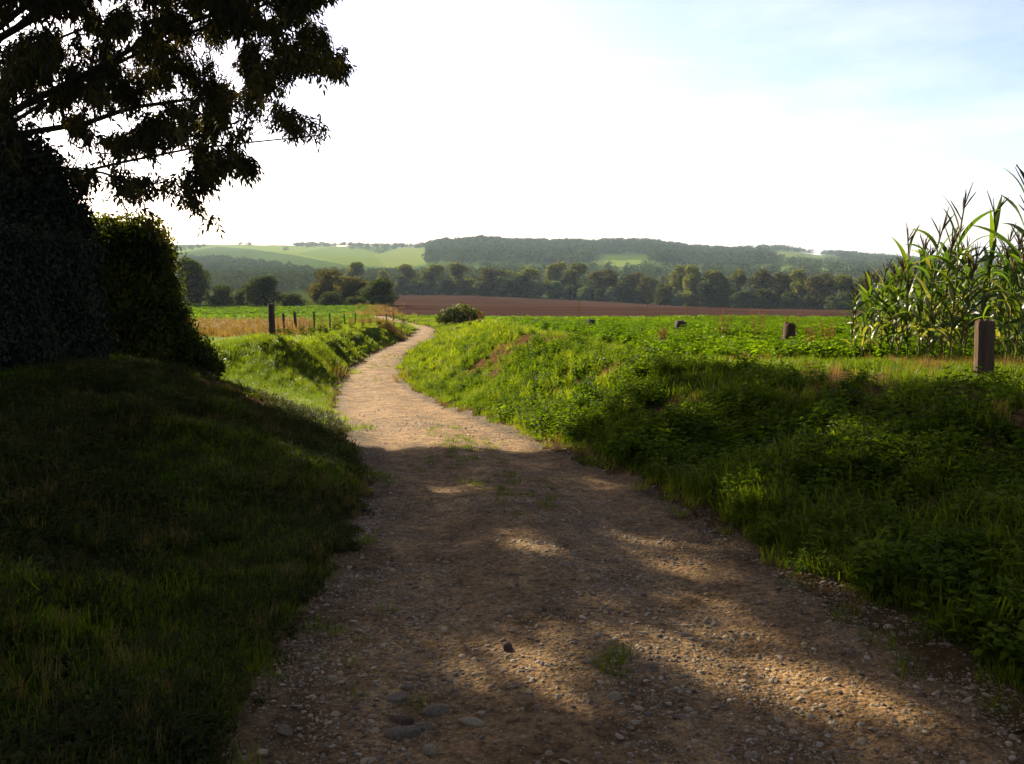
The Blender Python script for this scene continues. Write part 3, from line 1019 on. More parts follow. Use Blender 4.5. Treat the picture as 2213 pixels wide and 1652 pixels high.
GR, GLF = 'thick wooden posts along the right-hand bank', 'thin fence posts beside the field'
put_post(2128, 694, 796, 9.55, .185, 'thick square wooden post standing before the maize plants', GR, M_POST, True, (0, -.065), -.25)
put_post(1703, 700, 740, 16.5, .19, 'short reddish post half hidden in leaves beside the maize', GR, M_POST, True, (0, .03), .2)
put_post(1467, 694, 706, 22.5, .26, 'low grey post top barely showing among bright green leaves', GR, M_POSTTOP, True, (0, .12), .1)
put_post(1277, 691, 708, 26.5, .20, 'dark stubby post alone in the bright green crop, pale rim', GR, M_POSTTOP, True, (0, 0), .4)
put_post(1161, 691, 700, 33, .27, 'small dark stub in the crop, third along from the lone bush', GR, M_POSTTOP, True, (0, 0), .2)
put_post(1100, 696, 704, 38, .30, 'small dark stub in the crop, second along from the lone bush', GR, M_POSTTOP, True, (0, .1), .7)
put_post(1088, 690, 700, 44, .32, 'small dark stub in the crop nearest the lone bush', GR, M_POSTTOP, True, (0, 0), .1)
put_post(588, 657, 714, 28, .21, 'tall dark round post at the corner of the steep bank', GLF, M_POSTTOP, False)
FP = [(615, 672, 700, 33), (640, 669, 697, 37), (679, 669, 695, 42), (713, 671, 693, 47), (745, 673, 692, 53), (768, 670, 690, 60), (835, 672, 690, 66), (851, 672, 690, 71), (871, 674, 689, 77)]
ORD = 'first second third fourth fifth sixth seventh eighth ninth tenth eleventh twelfth thirteenth fourteenth fifteenth sixteenth seventeenth eighteenth nineteenth twentieth'.split()
ORD += ['twenty-' + w for w in ORD[:9]] + ['thirtieth'] + ['thirty-' + w for w in ORD[:9]] + ['fortieth'] + ['forty-' + w for w in ORD[:9]]
for i, (px, t_, b_, Y) in enumerate(FP):
    put_post(px, t_ + 6, b_ + 6, Y, .09 if i != 1 else .13, 'thin fence post in the weedy row, %s beyond the tall post' % ORD[i], GLF, M_POSTTOP, False, (random.uniform(-.06, .06), random.uniform(-.05, .05)))


# ------------------------------------------------------------------ trees and bushes at a distance
def lobed_crown(name, mat, lobes, n, leaf, rng, core=None, hang=0.0, fill=.35):
    """lobes: (x,y,z,rx,rz); leaf-sized faces on and inside every lobe"""
    lobes = np.array(lobes, float)
    w = lobes[:, 3] * lobes[:, 4]
    li = rng.choice(len(lobes), n, p=w / w.sum())
    d = rdir(n, rng)
    d[:, 2] = np.where((d[:, 2] < -.5) & (rng.uniform(size=n) < .5), -d[:, 2], d[:, 2])
    q = lobes[li]
    rad = np.where(rng.uniform(size=n) < fill, rng.uniform(.3, .9, n), rng.uniform(.86, 1.1, n))
    bump = 1 + .22 * (vnoise(d[:, 0] * 3 + q[:, 0] * 7, d[:, 2] * 3 + d[:, 1] * 2, 7) - .5) * 2
    P = q[:, :3] + d * np.stack([q[:, 3], q[:, 3], q[:, 4]], 1) * (rad * bump)[:, None]
    Nn = unit(d + rng.normal(size=(n, 3)) * .55)
    D = unit(np.cross(Nn, rdir(n, rng)))
    D[:, 2] -= hang
    L = leaf * rng.uniform(.6, 1.4, n)
    tint = np.clip(.25 + .35 * d[:, 2] * 0 + .5 * vnoise(P[:, 0] * .9, P[:, 2] * .9 + P[:, 1], 5) + rng.normal(size=n) * .15, 0, 1)
    mb = MB()
    leaves(mb, P - D * (L * .5)[:, None], D, Nn, L, L * .75, tint, .12)
    return mb.mesh(name, [mat])


def trunk_mesh(name, h, r, rng, limbs, mat=M_BARK):
    mb = MB()
    zs = np.linspace(-.3, h, 6)
    p = np.stack([np.cumsum(rng.normal(size=6) * .03 * h / 6), np.cumsum(rng.normal(size=6) * .03 * h / 6), zs], 1)
    mb.tube(p, np.linspace(r, r * .35, 6), 8)
    for e in limbs:
        a = p[rng.integers(2, 5)]
        e = np.asarray(e, float)
        mb.tube([a, (a + e) / 2 + np.array([0, 0, -.05 * h]) * .5, e], [r * .4, r * .25, r * .08], 5)
    return mb.mesh(name, [mat], True)


def tree_proto(kind, mat, lobes, n, leaf, trunk_h, trunk_r, seed, hang=0.0, fill=.35):
    rng = np.random.default_rng(seed)
    cm = lobed_crown(kind + '_crown', mat, lobes, n, leaf, rng, None, hang, fill)
    tm = trunk_mesh(kind + '_trunk', trunk_h, trunk_r, rng, [l[:3] for l in lobes])
    return cm, tm


def place_tree(kind, pr, loc, s, rz, label, cat, group):
    e = empty(kind, loc, rz)
    tag(e, label, cat, group)
    for nm, me in (('crown', pr[0]), ('trunk', pr[1])):
        o = link(nm, me, e)
    e.scale = s if isinstance(s, tuple) else (s, s, s)
    return e


def lobes_poplar(rng, h=17, w=6):
    L = []
    for k in range(19):
        t = rng.uniform(.06, .92) if k > 4 else rng.uniform(.06, .2)
        env = w * (math.sin(PI * min(1, .22 + .78 * t)) ** .55) * .62
        a = rng.uniform(0, 2 * PI)
        rr_ = env * rng.uniform(.25, .85)
        L.append((rr_ * math.cos(a), rr_ * math.sin(a), h * t, w * rng.uniform(.26, .40), h * rng.uniform(.09, .15)))
    return L


def lobes_round(rng, h=5, w=3.2, k=11, low=.22):
    L = []
    for _ in range(k):
        t = rng.uniform(low, .8)
        env = w * math.sqrt(max(.08, 1 - ((t - .42) / .62) ** 2)) * .62
        a = rng.uniform(0, 2 * PI)
        rr_ = env * rng.uniform(.3, 1)
        L.append((rr_ * math.cos(a), rr_ * math.sin(a), h * t, w * rng.uniform(.30, .5), h * rng.uniform(.16, .24)))
    return L


q_ = np.random.default_rng(19)
PR_POP = [tree_proto('poplar', (M_POPLAR, M_POPLAR, M_RUSTTREE, M_DARKTREE)[k % 4] if k != 3 else M_POPLAR, lobes_poplar(q_), 6000, .72, 13, .45, 100 + k, .1) for k in range(6)]
PR_WIL = [tree_proto('willow', M_WILLOW, lobes_round(q_, 8, 4.5, 14, .08), 2200, .85, 5, .3, 200 + k, .5) for k in range(3)]
PR_DARK = [tree_proto('round_tree', M_DARKTREE, lobes_round(q_, 8, 4.5, 17, .06), 3800, .62, 5, .3, 300 + k) for k in range(3)]
PR_BUSH = [tree_proto('bush', M_DARKTREE, lobes_round(q_, 4, 4.0, 14, .03), 2800, .48, 2.2, .16, 320 + k) for k in range(3)]
PR_RUST = [tree_proto('olive_tree', M_RUSTTREE, lobes_round(q_, 8, 4.6, 17, .05), 3800, .6, 5, .3, 340 + k) for k in range(2)]

# tree line along the river
pop = [(335, 432, 26), (352, 434, 26), (372, 433, 30), (403, 432, 0)]
TL = [  # x centre (photo px 2213), top y, width px, kind
    (878, 572, 52, 0), (935, 570, 55, 0), (993, 568, 60, 0), (1062, 572, 66, 0), (1092, 578, 48, 0), (1137, 571, 62, 1), (1202, 568, 58, 0), (1243, 566, 55, 0), (1308, 575, 68, 2), (1372, 582, 52, 0),
    (1400, 592, 48, 1), (1458, 575, 52, 0), (1503, 574, 56, 1), (1550, 582, 60, 0), (1595, 584, 48, 0), (1645, 573, 55, 0), (1690, 580, 52, 1), (1735, 584, 62, 0), (1775, 582, 66, 2), (1822, 592, 58, 0),
    (1868, 590, 60, 0), (1925, 588, 62, 1), (1985, 590, 62, 0), (2050, 592, 64, 0), (2110, 598, 66, 1), (2175, 600, 66, 0), (2235, 600, 66, 0), (835, 585, 40, 0)]
for i, (px, ty, wpx, kd) in enumerate(sorted(TL)):
    P = px * K
    Y = float(tree_row_Y(np.array(P))) + RNG.uniform(-6, 10)
    x = at(P, 300, Y)[0]
    gz = float(height(np.array([x]), np.array([Y]))[0])
    h = at(P, ty * K, Y)[2] - gz
    w = wpx * K / FPX * Y / 2
    pr = PR_POP[(i * 5 + kd) % 6] if kd < 2 else PR_POP[2]
    look = ('olive green', 'tall leafy', 'rounded')[i % 3]
    place_tree('poplar', pr, (x, Y, gz), (w / 4.0, w / 4.0, h / 17.0), RNG.uniform(0, 6.28), '%s poplar of the valley tree line, %s from its left end' % (look, ORD[i]), 'tree', 'tall trees in a line behind the ploughed field')
BL = [(872, 600, 34, 1), (935, 620, 38, 0), (968, 608, 40, 1), (905, 612, 60, 1), (1085, 600, 45, 0), (1108, 598, 48, 1), (1160, 612, 42, 0), (1200, 610, 46, 0), (1232, 618, 48, 1), (1262, 622, 44, 0), (1330, 620, 46, 0), (1380, 628, 50, 1), (1010, 622, 52, 1), (1050, 612, 40, 1),
      (1468, 632, 36, 0), (1505, 640, 44, 1), (1300, 628, 40, 1), (1430, 618, 46, 1), (1560, 625, 58, 1), (1610, 632, 60, 1), (1660, 628, 56, 1), (1710, 636, 56, 1), (1760, 640, 60, 1), (1815, 636, 62, 1), (1870, 640, 62, 1), (1935, 640, 62, 1), (2010, 642, 62, 1), (1530, 615, 44, 1), (1350, 612, 46, 1)]
for i, (px, ty, wpx, kd) in enumerate(sorted(BL)):
    P = px * K
    Y = float(tree_row_Y(np.array(P))) - RNG.uniform(7, 13)
    x = at(P, 300, Y)[0]
    gz = float(height(np.array([x]), np.array([Y]))[0])
    h = at(P, ty * K, Y)[2] - gz
    w = wpx * K / FPX * Y / 2
    pr = (PR_WIL if kd == 0 else PR_DARK)[i % 3]
    place_tree('willow' if kd == 0 else 'bush', pr, (x, Y, gz), (w / 3.9, w / 3.9, h / 7.4), RNG.uniform(0, 6.28),
               '%s below the valley tree line, %s low bush from the left' % ('pale grey-green willow' if kd == 0 else 'dark bush', ORD[i]), 'bush', 'bushes at the foot of the valley tree line')

# trees and bushes at the end of the left field
MT = [(414, 566, 72, PR_DARK, 168, 'dark_tree', 'tall dark tree just past the big shrub, at the end of the field'),
      (480, 618, 62, PR_BUSH, 168, 'bush', 'low dark bush between the tall dark tree and a rounder bush'),
      (522, 622, 44, PR_BUSH, 172, 'bush', 'smaller dark bush filling the gap in the field-end hedge'),
      (572, 600, 80, PR_DARK, 166, 'round_tree', 'round dark bushy tree behind the tall fence post'),
      (632, 635, 56, PR_BUSH, 166, 'bush', 'small domed bush next to the pale gap in the trees'),
      (702, 583, 78, PR_RUST, 178, 'olive_tree', 'large olive brown tree beside the pale meadow gap'),
      (758, 592, 90, PR_RUST, 182, 'olive_tree', 'wide olive tree behind the round dark tree'),
      (716, 632, 56, PR_BUSH, 165, 'bush', 'dark bush in front of the large olive brown tree'),
      (770, 640, 50, PR_BUSH, 165, 'bush', 'greyish bush between the dark bush and round dark tree'),
      (815, 606, 84, PR_DARK, 162, 'round_tree', 'round dark tree at the corner of the ploughed field'),
      (770, 562, 58, PR_POP, 400, 'poplar', 'single rounded tree rising behind the olive trees')]
for i, (px, ty, wpx, prs, Y, kd, lb) in enumerate(MT):
    P = px * K
    x = at(P, 300, Y)[0]
    gz = float(height(np.array([x]), np.array([Y]))[0])
    h = at(P, ty * K, Y)[2] - gz
    w = wpx * K / FPX * Y / 2
    bw, bh = {id(PR_DARK): (3.9, 7.5), id(PR_BUSH): (3.5, 3.7), id(PR_RUST): (3.9, 7.5), id(PR_POP): (4.8, 17.6)}[id(prs)]
    place_tree(kd, prs[i % len(prs)], (x, Y, gz), (w / bw, w / bw, h / bh), RNG.uniform(0, 6.28), lb, 'tree' if 'tree' in kd or kd == 'poplar' else 'bush', None)
# the lone bush on the bank
lbr = np.random.default_rng(77)
pr = tree_proto('bush', M_BUSH, [(-.6, 0, .75, .8, .62), (.15, 0, .95, .85, .62), (.9, .1, .7, .7, .5), (1.25, 0, .45, .5, .4), (-1.1, 0, .45, .5, .4), (.3, -.5, .5, .9, .45)], 3800, .15, 1.1, .06, 401, 0, .3)
x = at(993 * K, 317, 66)[0]
place_tree('bush', pr, (x, 66, float(height(np.array([x]), np.array([66.]))[0]) - .1), (1.12, 1.12, 1.02), 0, 'lone dark bush on the bank above the lane bend', 'bush', None)


# ------------------------------------------------------------------ far woods (read as masses)
def wood(name, pts, hs, label, rng, leaf=2.4, nf=70, mat=M_FOREST, ar=.62):
    """pts (n,3) tree feet, hs heights"""
    mb = MB()
    n = len(pts)
    d = rdir(n * nf, rng)
    d[:, 2] = np.abs(d[:, 2]) * 1.4 - .65
    d = unit(d)
    H = np.repeat(hs, nf)
    P = np.repeat(pts, nf, 0)
    R = rng.uniform(.8, 1.08, n * nf) * (1 + .25 * (vnoise(d[:, 0] * 4 + P[:, 0], d[:, 2] * 4 + P[:, 1], 3) - .5))
    C = P + np.stack([d[:, 0] * H * ar * .8 * R, d[:, 1] * H * ar * .8 * R, H * .46 + d[:, 2] * H * .52 * R], 1)
    Nn = unit(d + rng.normal(size=d.shape) * .45)
    D = unit(np.cross(Nn, rdir(n * nf, rng)))
    L = leaf * (H / 13) * rng.uniform(.7, 1.4, n * nf)
    tint = np.clip(np.repeat(rng.uniform(.1, .75, n), nf) + rng.normal(size=n * nf) * .12, 0, 1)
    leaves(mb, C - D * (L * .5)[:, None], D, Nn, L, L * .85, tint, .1)
    o = link(name, mb.mesh(name, [mat]))
    tag(o, label, 'wood', None, 'stuff')


def wood_area(poly, y0, y1, n, rng):
    """feet inside a photo polygon, between two distances"""
    pl = [(a * K, b * K) for a, b in poly]
    xs0, xs1 = min(p[0] for p in pl), max(p[0] for p in pl)
    px = rng.uniform(xs0, xs1, n * 6)
    Y = np.sqrt(rng.uniform(y0**2, y1**2, n * 6))
    x = (px - CX) / FPX * Y / CT * 1.0
    z = height(x, Y)
    qx, qy = project(np.stack([x, Y, z], 1))
    ok = inpoly(qx, qy, pl)
    P = np.stack([x, Y, z], 1)[ok]
    return P[:n]


w_ = np.random.default_rng(23)
P = wood_area([(925, 524), (1000, 519), (1170, 521), (1400, 524), (1470, 528), (1530, 541), (1640, 549), (1675, 556), (1680, 600), (925, 600)], 1050, 2000, 3600, w_)
ok = ~((P[:, 0] / P[:, 1] > .095) & (P[:, 0] / P[:, 1] < .16) & (P[:, 1] < 1330))
P = P[ok]
wood('forest', P, w_.uniform(7, 17, len(P)), 'dark wooded ridge across the valley', w_, nf=64)
P = wood_area([(1625, 530), (1740, 531), (1770, 540), (1860, 541), (1960, 548), (2240, 566), (2240, 582), (1960, 575), (1850, 560), (1770, 551), (1700, 544), (1625, 543)], 1500, 2600, 900, w_)
wood('forest', P, w_.uniform(9, 15, len(P)), 'strip of woodland on the skyline above the maize', w_, nf=56)
P = wood_area([(1640, 560), (1700, 562), (1760, 566), (1850, 560), (1960, 560), (2060, 575), (2060, 600), (1760, 600), (1640, 600)], 1000, 2000, 420, w_)
wood('forest', P, w_.uniform(7, 12, len(P)), 'scattered woodland on the slope left of the maize tops', w_, nf=56)
P = wood_area([(380, 592), (640, 592), (700, 598), (860, 602), (960, 600), (960, 650), (380, 650)], 480, 900, 800, w_)
wood('forest', P, w_.uniform(6, 10.5, len(P)), 'hazy valley wood behind the field-end trees', w_, nf=110, leaf=1.9)
P = wood_area([(380, 566), (470, 562), (560, 572), (640, 584), (380, 590)], 800, 1500, 260, w_)
wood('forest', P, w_.uniform(6, 10, len(P)), 'bluish belt of trees below the pale green pasture', w_, nf=60)
P = wood_area([(750, 528), (930, 528), (930, 541), (850, 536), (760, 542)], 1500, 2600, 170, w_)
P2 = wood_area([(630, 526), (755, 526), (755, 533), (640, 535)], 1500, 2600, 70, w_)
P = np.vstack([P, P2])
wood('forest', P, w_.uniform(8, 14, len(P)), 'belt of trees on the crest beside the wooded ridge', w_, nf=56)
P = [wood_area(pl, 1200, 2700, k, w_) for pl, k in (([(383, 520), (450, 520), (450, 526), (383, 528)], 46), ([(460, 519), (520, 519), (520, 528), (460, 526)], 26), ([(540, 519), (580, 519), (580, 529), (540, 529)], 18),
     ([(590, 520), (640, 520), (640, 526), (590, 526)], 16), ([(383, 538), (470, 530), (470, 533), (383, 545)], 30), ([(470, 527), (560, 530), (560, 533), (470, 529)], 12), ([(615, 537), (625, 537), (630, 545), (617, 545)], 3), ([(735, 560), (748, 560), (748, 570), (735, 570)], 6), ([(690, 538), (697, 538), (765, 575), (757, 575)], 9), ([(806, 552), (815, 552), (866, 537), (858, 535)], 14), ([(560, 531), (640, 546), (640, 549), (560, 534)], 10), ([(640, 532), (740, 531), (740, 535), (640, 536)], 24))]
P = np.vstack(P)
wood('forest', P, w_.uniform(7, 12, len(P)), 'scattered hedgerow trees on the far left skyline', w_, nf=60)
P = wood_area([(960, 585), (2260, 585), (2260, 650), (960, 650)], 460, 900, 700, w_)
wood('forest', P, w_.uniform(8, 12, len(P)), 'dim woodland glimpsed between the valley trees', w_, nf=60)

# ------------------------------------------------------------------ the big tree whose boughs hang in from the upper left
SIL = [(-80, -400), (520, -400), (470, -60), (330, -6), (316, 0), (321, 14), (319, 25), (335, 31), (344, 47), (356, 62), (352, 73), (336, 72), (322, 68), (318, 72), (288, 70), (289, 103), (299, 117),
       (318, 112), (327, 123), (321, 138), (305, 134), (292, 138), (280, 117), (262, 113), (244, 116), (256, 136), (247, 155), (260, 165), (260, 179), (249, 178), (238, 164), (214, 174), (207, 199), (220, 215), (221, 227),
       (198, 221), (193, 206), (186, 197), (180, 180), (178, 192), (172, 188), (166, 201), (152, 190), (152, 215), (170, 228), (176, 240), (150, 232), (140, 214), (120, 210), (101, 200), (84, 186), (70, 178), (50, 168), (30, 158), (-80, 160)]
sil_x, sil_y = np.array([p[0] for p in SIL]), np.array([p[1] for p in SIL])


t_ = np.random.default_rng(8)


def lit_edge(x):
    return np.interp(x, [-9, -7, -5.2, -3.5, -1.7, .8, 1.6, 2.4, 3.5, 5, 8, 14], [13.2, 12.8, 12.0, 10.8, 9.6, 9.85, 10.6, 11.7, 11.1, 10.2, 9.7, 9.0])


def shadow_spot(P):
    """where along the sun's direction a point's shadow meets the ground"""
    t = np.zeros(len(P))
    for _ in range(14):
        Q = P - SUN * t[:, None]
        t = t + (Q[:, 2] - height(Q[:, 0], Q[:, 1])) / SUN[2] * .8
    return P - SUN * t[:, None]


FLECK = np.array([[*hit(a * K, b * K)[:2], q * .62] for a, b, q in ((1039, 1092, .24), (1148, 1176, .26), (937, 1142, .16), (1318, 1058, .22), (1415, 1180, .26), (1452, 1405, .20), (1334, 1325, .2), (1602, 1325, .22), (1741, 1432, .2), (1880, 1560, .18), (1470, 1450, .18), (1091, 1435, .2), (1226, 1412, .22), (1320, 1500, .16), (1200, 1200, .2), (1260, 1420, .2), (1700, 1100, .35), (1900, 960, .4), (1800, 1250, .25), (2050, 1050, .3), (1960, 1590, .34), (1780, 1500, .3), (1560, 1400, .3), (1640, 1540, .26), (2080, 1560, .26), (1180, 1440, .2), (1000, 1060, .3), (1520, 1240, .26))])


def crown_ok(P, fine=False):
    px, py = project(P)
    px, py = px + t_.normal(size=len(px)) * 3.5, py + t_.normal(size=len(px)) * 3.0
    ok = inpoly(px, py, SIL) | (P[:, 1] < 1)
    # sky holes between the boughs
    hole = fbm(px / 26, py / 20, 111, 3)
    edge = np.clip((px - 60) / 260, 0, 1) * .02 + np.clip((py - 60) / 160, 0, 1) * .045
    ok &= ~((hole > .585 - edge) & (py > -10))
    if fine: ok &= ~((vnoise(px / 7.5, py / 7.5, 115) > .60) & (py > -10))
    Q = shadow_spot(P)
    lit = (Q[:, 1] > lit_edge(Q[:, 0]) - .1) & (Q[:, 0] > -7.2)
    fl = np.zeros(len(P), bool)
    for fx_, fy_, fr in FLECK:
        fl |= np.hypot(Q[:, 0] - fx_, (Q[:, 1] - fy_) * .75) < fr + .05
    return ok & ~lit & ~(fl & (t_.uniform(size=len(P)) < .80))


t_ = np.random.default_rng(8)
CEN, RAD = np.array([-8.0, 16.8, 5.2]), np.array([7.6, 8.0, 7.4])
cand = t_.uniform(-1, 1, size=(90000, 3))
cand = cand[(cand**2).sum(1) < 1] * RAD + CEN
cand = cand[crown_ok(cand)]
cx_p, cy_p = project(cand)
seen = (cx_p > -30) & (cy_p > -25)
gone = (cand[:, 1] < 8) | (cand[:, 2] < height(cand[:, 0], cand[:, 1]) + 2.0)
c1, c2 = cand[seen & ~gone], cand[~seen & ~gone & (cand[:, 0] > -14)]
print('crown candidates', len(c1), len(c2))
cell = np.floor(project(c1)[0] / 13).astype(int) * 1000 + np.floor(project(c1)[1] / 13).astype(int)
_, inv_, cnt_ = np.unique(cell, return_inverse=True, return_counts=True)
pw = 1.0 / cnt_[inv_] ** .85
c1 = c1[t_.choice(len(c1), min(1750, len(c1)), replace=False, p=pw / pw.sum())]
c3 = t_.uniform(-1, 1, size=(9000, 3))
c3 = c3[(c3**2).sum(1) < 1] * np.array([5.5, 7.5, 4.0]) + np.array([-9.0, 7.0, 6.6])
p3 = project(c3)
c3 = c3[crown_ok(c3) & ((p3[1] < -40) | (p3[0] < -60) | (c3[:, 1] < 0.5)) & (c3[:, 2] > height(c3[:, 0], c3[:, 1]) + 2.4)]
cand = np.vstack([c1, c2[:2300], c3[:1100]])
trunk_base = np.array([-13.2, 16.6, 0])
trunk_base[2] = float(height(trunk_base[:1], trunk_base[1:2])[0])
tree = empty('ash_tree', tuple(trunk_base))
tag(tree, 'large dark tree whose leafy boughs hang in over the hedge', 'tree')
wood_mb = MB()
tk = np.array([[0, 0, -.4], [.1, -.05, 1.0], [.25, -.1, 2.2], [.45, -.1, 3.4]]) + trunk_base
wood_mb.tube(tk, [.48, .40, .36, .33], 12)
limb_mb = MB()
nodes = [p for p in tk[2:]]
targets = [cand[t_.integers(len(cand))]]
for k in range(26):                                   # limbs reach evenly through the crown
    dm = np.min([np.linalg.norm(cand - q, axis=1) for q in targets], axis=0)
    targets.append(cand[np.argmax(dm)])
for k, tg in enumerate(targets):
    a = tk[2 + k % 2]
    b = np.array(tg, float)
    n = 9
    s = np.linspace(0, 1, n)[:, None]
    mid = (a + b) / 2 + np.array([0, 0, 1.0]) + t_.normal(size=3) * .4
    pts = a * (1 - s)**2 + 2 * mid * s * (1 - s) + b * s**2 + t_.normal(size=(n, 3)) * .06 * (s * (1 - s) * 4)
    limb_mb.tube(pts, np.linspace(.10 if k < 9 else .05, .012, n), 7)
    nodes += [p for p in pts[2:]]
nodes = np.array(nodes)
twig_mb, leaf_mb = MB(), MB()
order = np.argsort(np.linalg.norm(cand - tk[-1], axis=1))
allP, allD, allT = [], [], []
for c in cand[order]:
    dd = np.linalg.norm(nodes - c, axis=1)
    a = nodes[np.argmin(dd + .15 * np.linalg.norm(nodes - tk[-1], axis=1))]
    L = np.linalg.norm(c - a)
    n = max(4, int(L / .3))
    s = np.linspace(0, 1, n)[:, None]
    mid = (a + c) / 2 + np.array([0, 0, .12 * L]) + t_.normal(size=3) * .06 * L
    pts = a * (1 - s)**2 + 2 * mid * s * (1 - s) + c * s**2
    twig_mb.tube(pts, np.linspace(.006 + .007 * min(L, 2), .004, n), 4, .5, False)
    if True:
        nodes = np.vstack([nodes, pts[n // 2:n // 2 + 1], pts[-1:]])
    ns = 10
    q = t_.uniform(max(0, 1 - 1.5 / max(L, .3)), 1.0, ns)
    base = np.array([np.interp(q, s[:, 0], pts[:, i]) for i in range(3)]).T + t_.normal(size=(ns, 3)) * .11
    d = rdir(ns, t_)
    d[:, 2] = -np.abs(d[:, 2]) * .8 - .55
    allP.append(base); allD.append(unit(d)); allT.append(np.clip(t_.uniform(0, .6) + t_.normal(size=ns) * .15, 0, 1))
bp, bd, bt = np.vstack(allP), np.vstack(allD), np.concatenate(allT)
m = crown_ok(bp + bd * .14, True)
bp, bd, bt = keep(m, bp, bd, bt)
# each spray: a hanging stalk with paired leaflets
n = len(bp)
for k in range(9):
    t = (k // 2 + 1) / 5 if k < 8 else 1.0
    SL = .26
    pos = bp + bd * (SL * t) + np.array([0, 0, -.05]) * t * t
    side = unit(np.cross(bd, t_.normal(size=(n, 3)) * .2 + np.array([.3, .9, .1]))) * (1 if k % 2 else -1)
    if k == 8: side = bd * 1.0
    dirn = unit(side * .75 + bd * .7 + t_.normal(size=(n, 3)) * .22 + np.array([0, 0, -.35]))
    leaves(leaf_mb, pos, dirn, rdir(n, t_), t_.uniform(.09, .145, n), t_.uniform(.032, .050, n), np.clip(bt + t_.normal(size=n) * .1, 0, 1), .2, .1)


def child(name, mb, mats, par, smooth=False, base=None):
    me = mb.mesh(name, mats, smooth)
    if base is not None:
        me.transform(Matrix.Translation(Vector(-np.asarray(base))))
    return link(name, me, par)


child('trunk', wood_mb, [M_BARK], tree, True, trunk_base)
child('branches', limb_mb, [M_TWIG], tree, True, trunk_base)
child('twigs', twig_mb, [M_TWIG], tree, False, trunk_base)
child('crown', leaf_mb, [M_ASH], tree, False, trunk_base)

# ------------------------------------------------------------------ clipped hedge on the left-hand bank
h_ = np.random.default_rng(31)


def leaf_shell(mb, P, Nn, L, rng, tintf=.5):
    n = len(P)
    N2 = unit(Nn + rng.normal(size=(n, 3)) * .55)
    D = unit(np.cross(N2, rdir(n, rng)) + np.array([0, 0, -.3]))
    leaves(mb, P, D, N2, L * rng.uniform(.45, 1.55, n), L * .62 * rng.uniform(.6, 1.4, n), np.clip(tintf + rng.normal(size=n) * .2 + 1.1 * (fbm(P[:, 1] * 1.6 + P[:, 0], P[:, 2] * 1.8, 151) - .5), 0, 1), .2, .15)


hy0, hy1, hx0, hx1 = -5.0, 11.7, -7.0, HEDGE_X
hz = lambda x, y: height(x, y)
hedge = empty('hedge', (HEDGE_X - .8, 6.4, float(height(np.array([-6.1]), np.array([6.4]))[0])))
tag(hedge, 'dark clipped hedge with a flat upright end on the shaded bank', 'hedge')
hb = np.array(hedge.location)
core = MB()
gx_, gy_ = np.linspace(hx0 + .22, hx1 - .16, 7), np.linspace(hy0 + .1, hy1 - .18, 34)
HT = lambda x, y: np.interp(y, [-5, 8, 10, 11.7], [.42, .32, .20, .04]) + .10 * (fbm(np.asarray(x) * 1.3, np.asarray(y) * 1.3, 121) - .5)
ring = []
for j, y in enumerate(gy_):
    pr_ = [(hx0 + .22, -9), (hx0 + .2, 9), ((hx0 + hx1) / 2, 9), (hx1 - .18, 9), (hx1 - .14, 0), (hx1 - .16, -9)]
    for (x, f) in pr_:
        g = float(height(np.array([x]), np.array([y]))[0])
        tp_ = float(HT(x, y)) - .1
        z = g - .1 if f == -9 else (tp_ if f == 9 else (g + tp_) / 2)
        ring.append([x + h_.normal() * .03, y, z])
k = 6
Q = [[j * k + i, j * k + i + 1, (j + 1) * k + i + 1, (j + 1) * k + i] for j in range(len(gy_) - 1) for i in range(k - 1)]
Q += [[(len(gy_) - 1) * k + a_ for a_ in (0, 1, 4, 5)], [(len(gy_) - 1) * k + a_ for a_ in (1, 2, 3, 4)]]
core.add(ring, Q, None, .1)
child('branches', core, [M_TWIG], hedge, False, hb)
hl = MB()
n = 46000
y = hy1 - (hy1 - hy0) * h_.uniform(size=n) ** 2.0
v = h_.uniform(size=n)
gnd = height(np.full(n, hx1), y)
top = HT(np.full(n, hx1), y)
z = gnd + (top - gnd) * v
x = hx1 + .17 * (fbm(y * 1.7, z * 1.7, 131) - .5) * 2 + h_.normal(size=n) * .035 - .10 * v + np.where(h_.uniform(size=n) < .05, h_.uniform(0, .14, n), 0)
leaf_shell(hl, np.stack([x, y, z], 1), np.tile([1, 0, .15], (n, 1)), .062, h_, .35)
n = 15000
x = h_.uniform(hx0, hx1, n)
y = h_.uniform(4, hy1, n)
z = HT(x, y) + h_.normal(size=n) * .04 + np.where(h_.uniform(size=n) < .12, h_.uniform(0, .24, n), 0)
leaf_shell(hl, np.stack([x, y, z], 1), np.tile([0, 0, 1], (n, 1)), .062, h_, .5)
n = 9000
x = h_.uniform(hx0, hx1, n)
v = h_.uniform(size=n)
yy = np.full(n, hy1)
gnd, top = height(x, yy), HT(x, yy)
z = gnd + (top - gnd) * v
y = hy1 + h_.normal(size=n) * .04 + .07 * (fbm(x * 2, z * 2, 133) - .5)
leaf_shell(hl, np.stack([x, y, z], 1), np.tile([0, 1, .1], (n, 1)), .062, h_, .5)
child('foliage', hl, [M_HEDGE], hedge, False, hb)


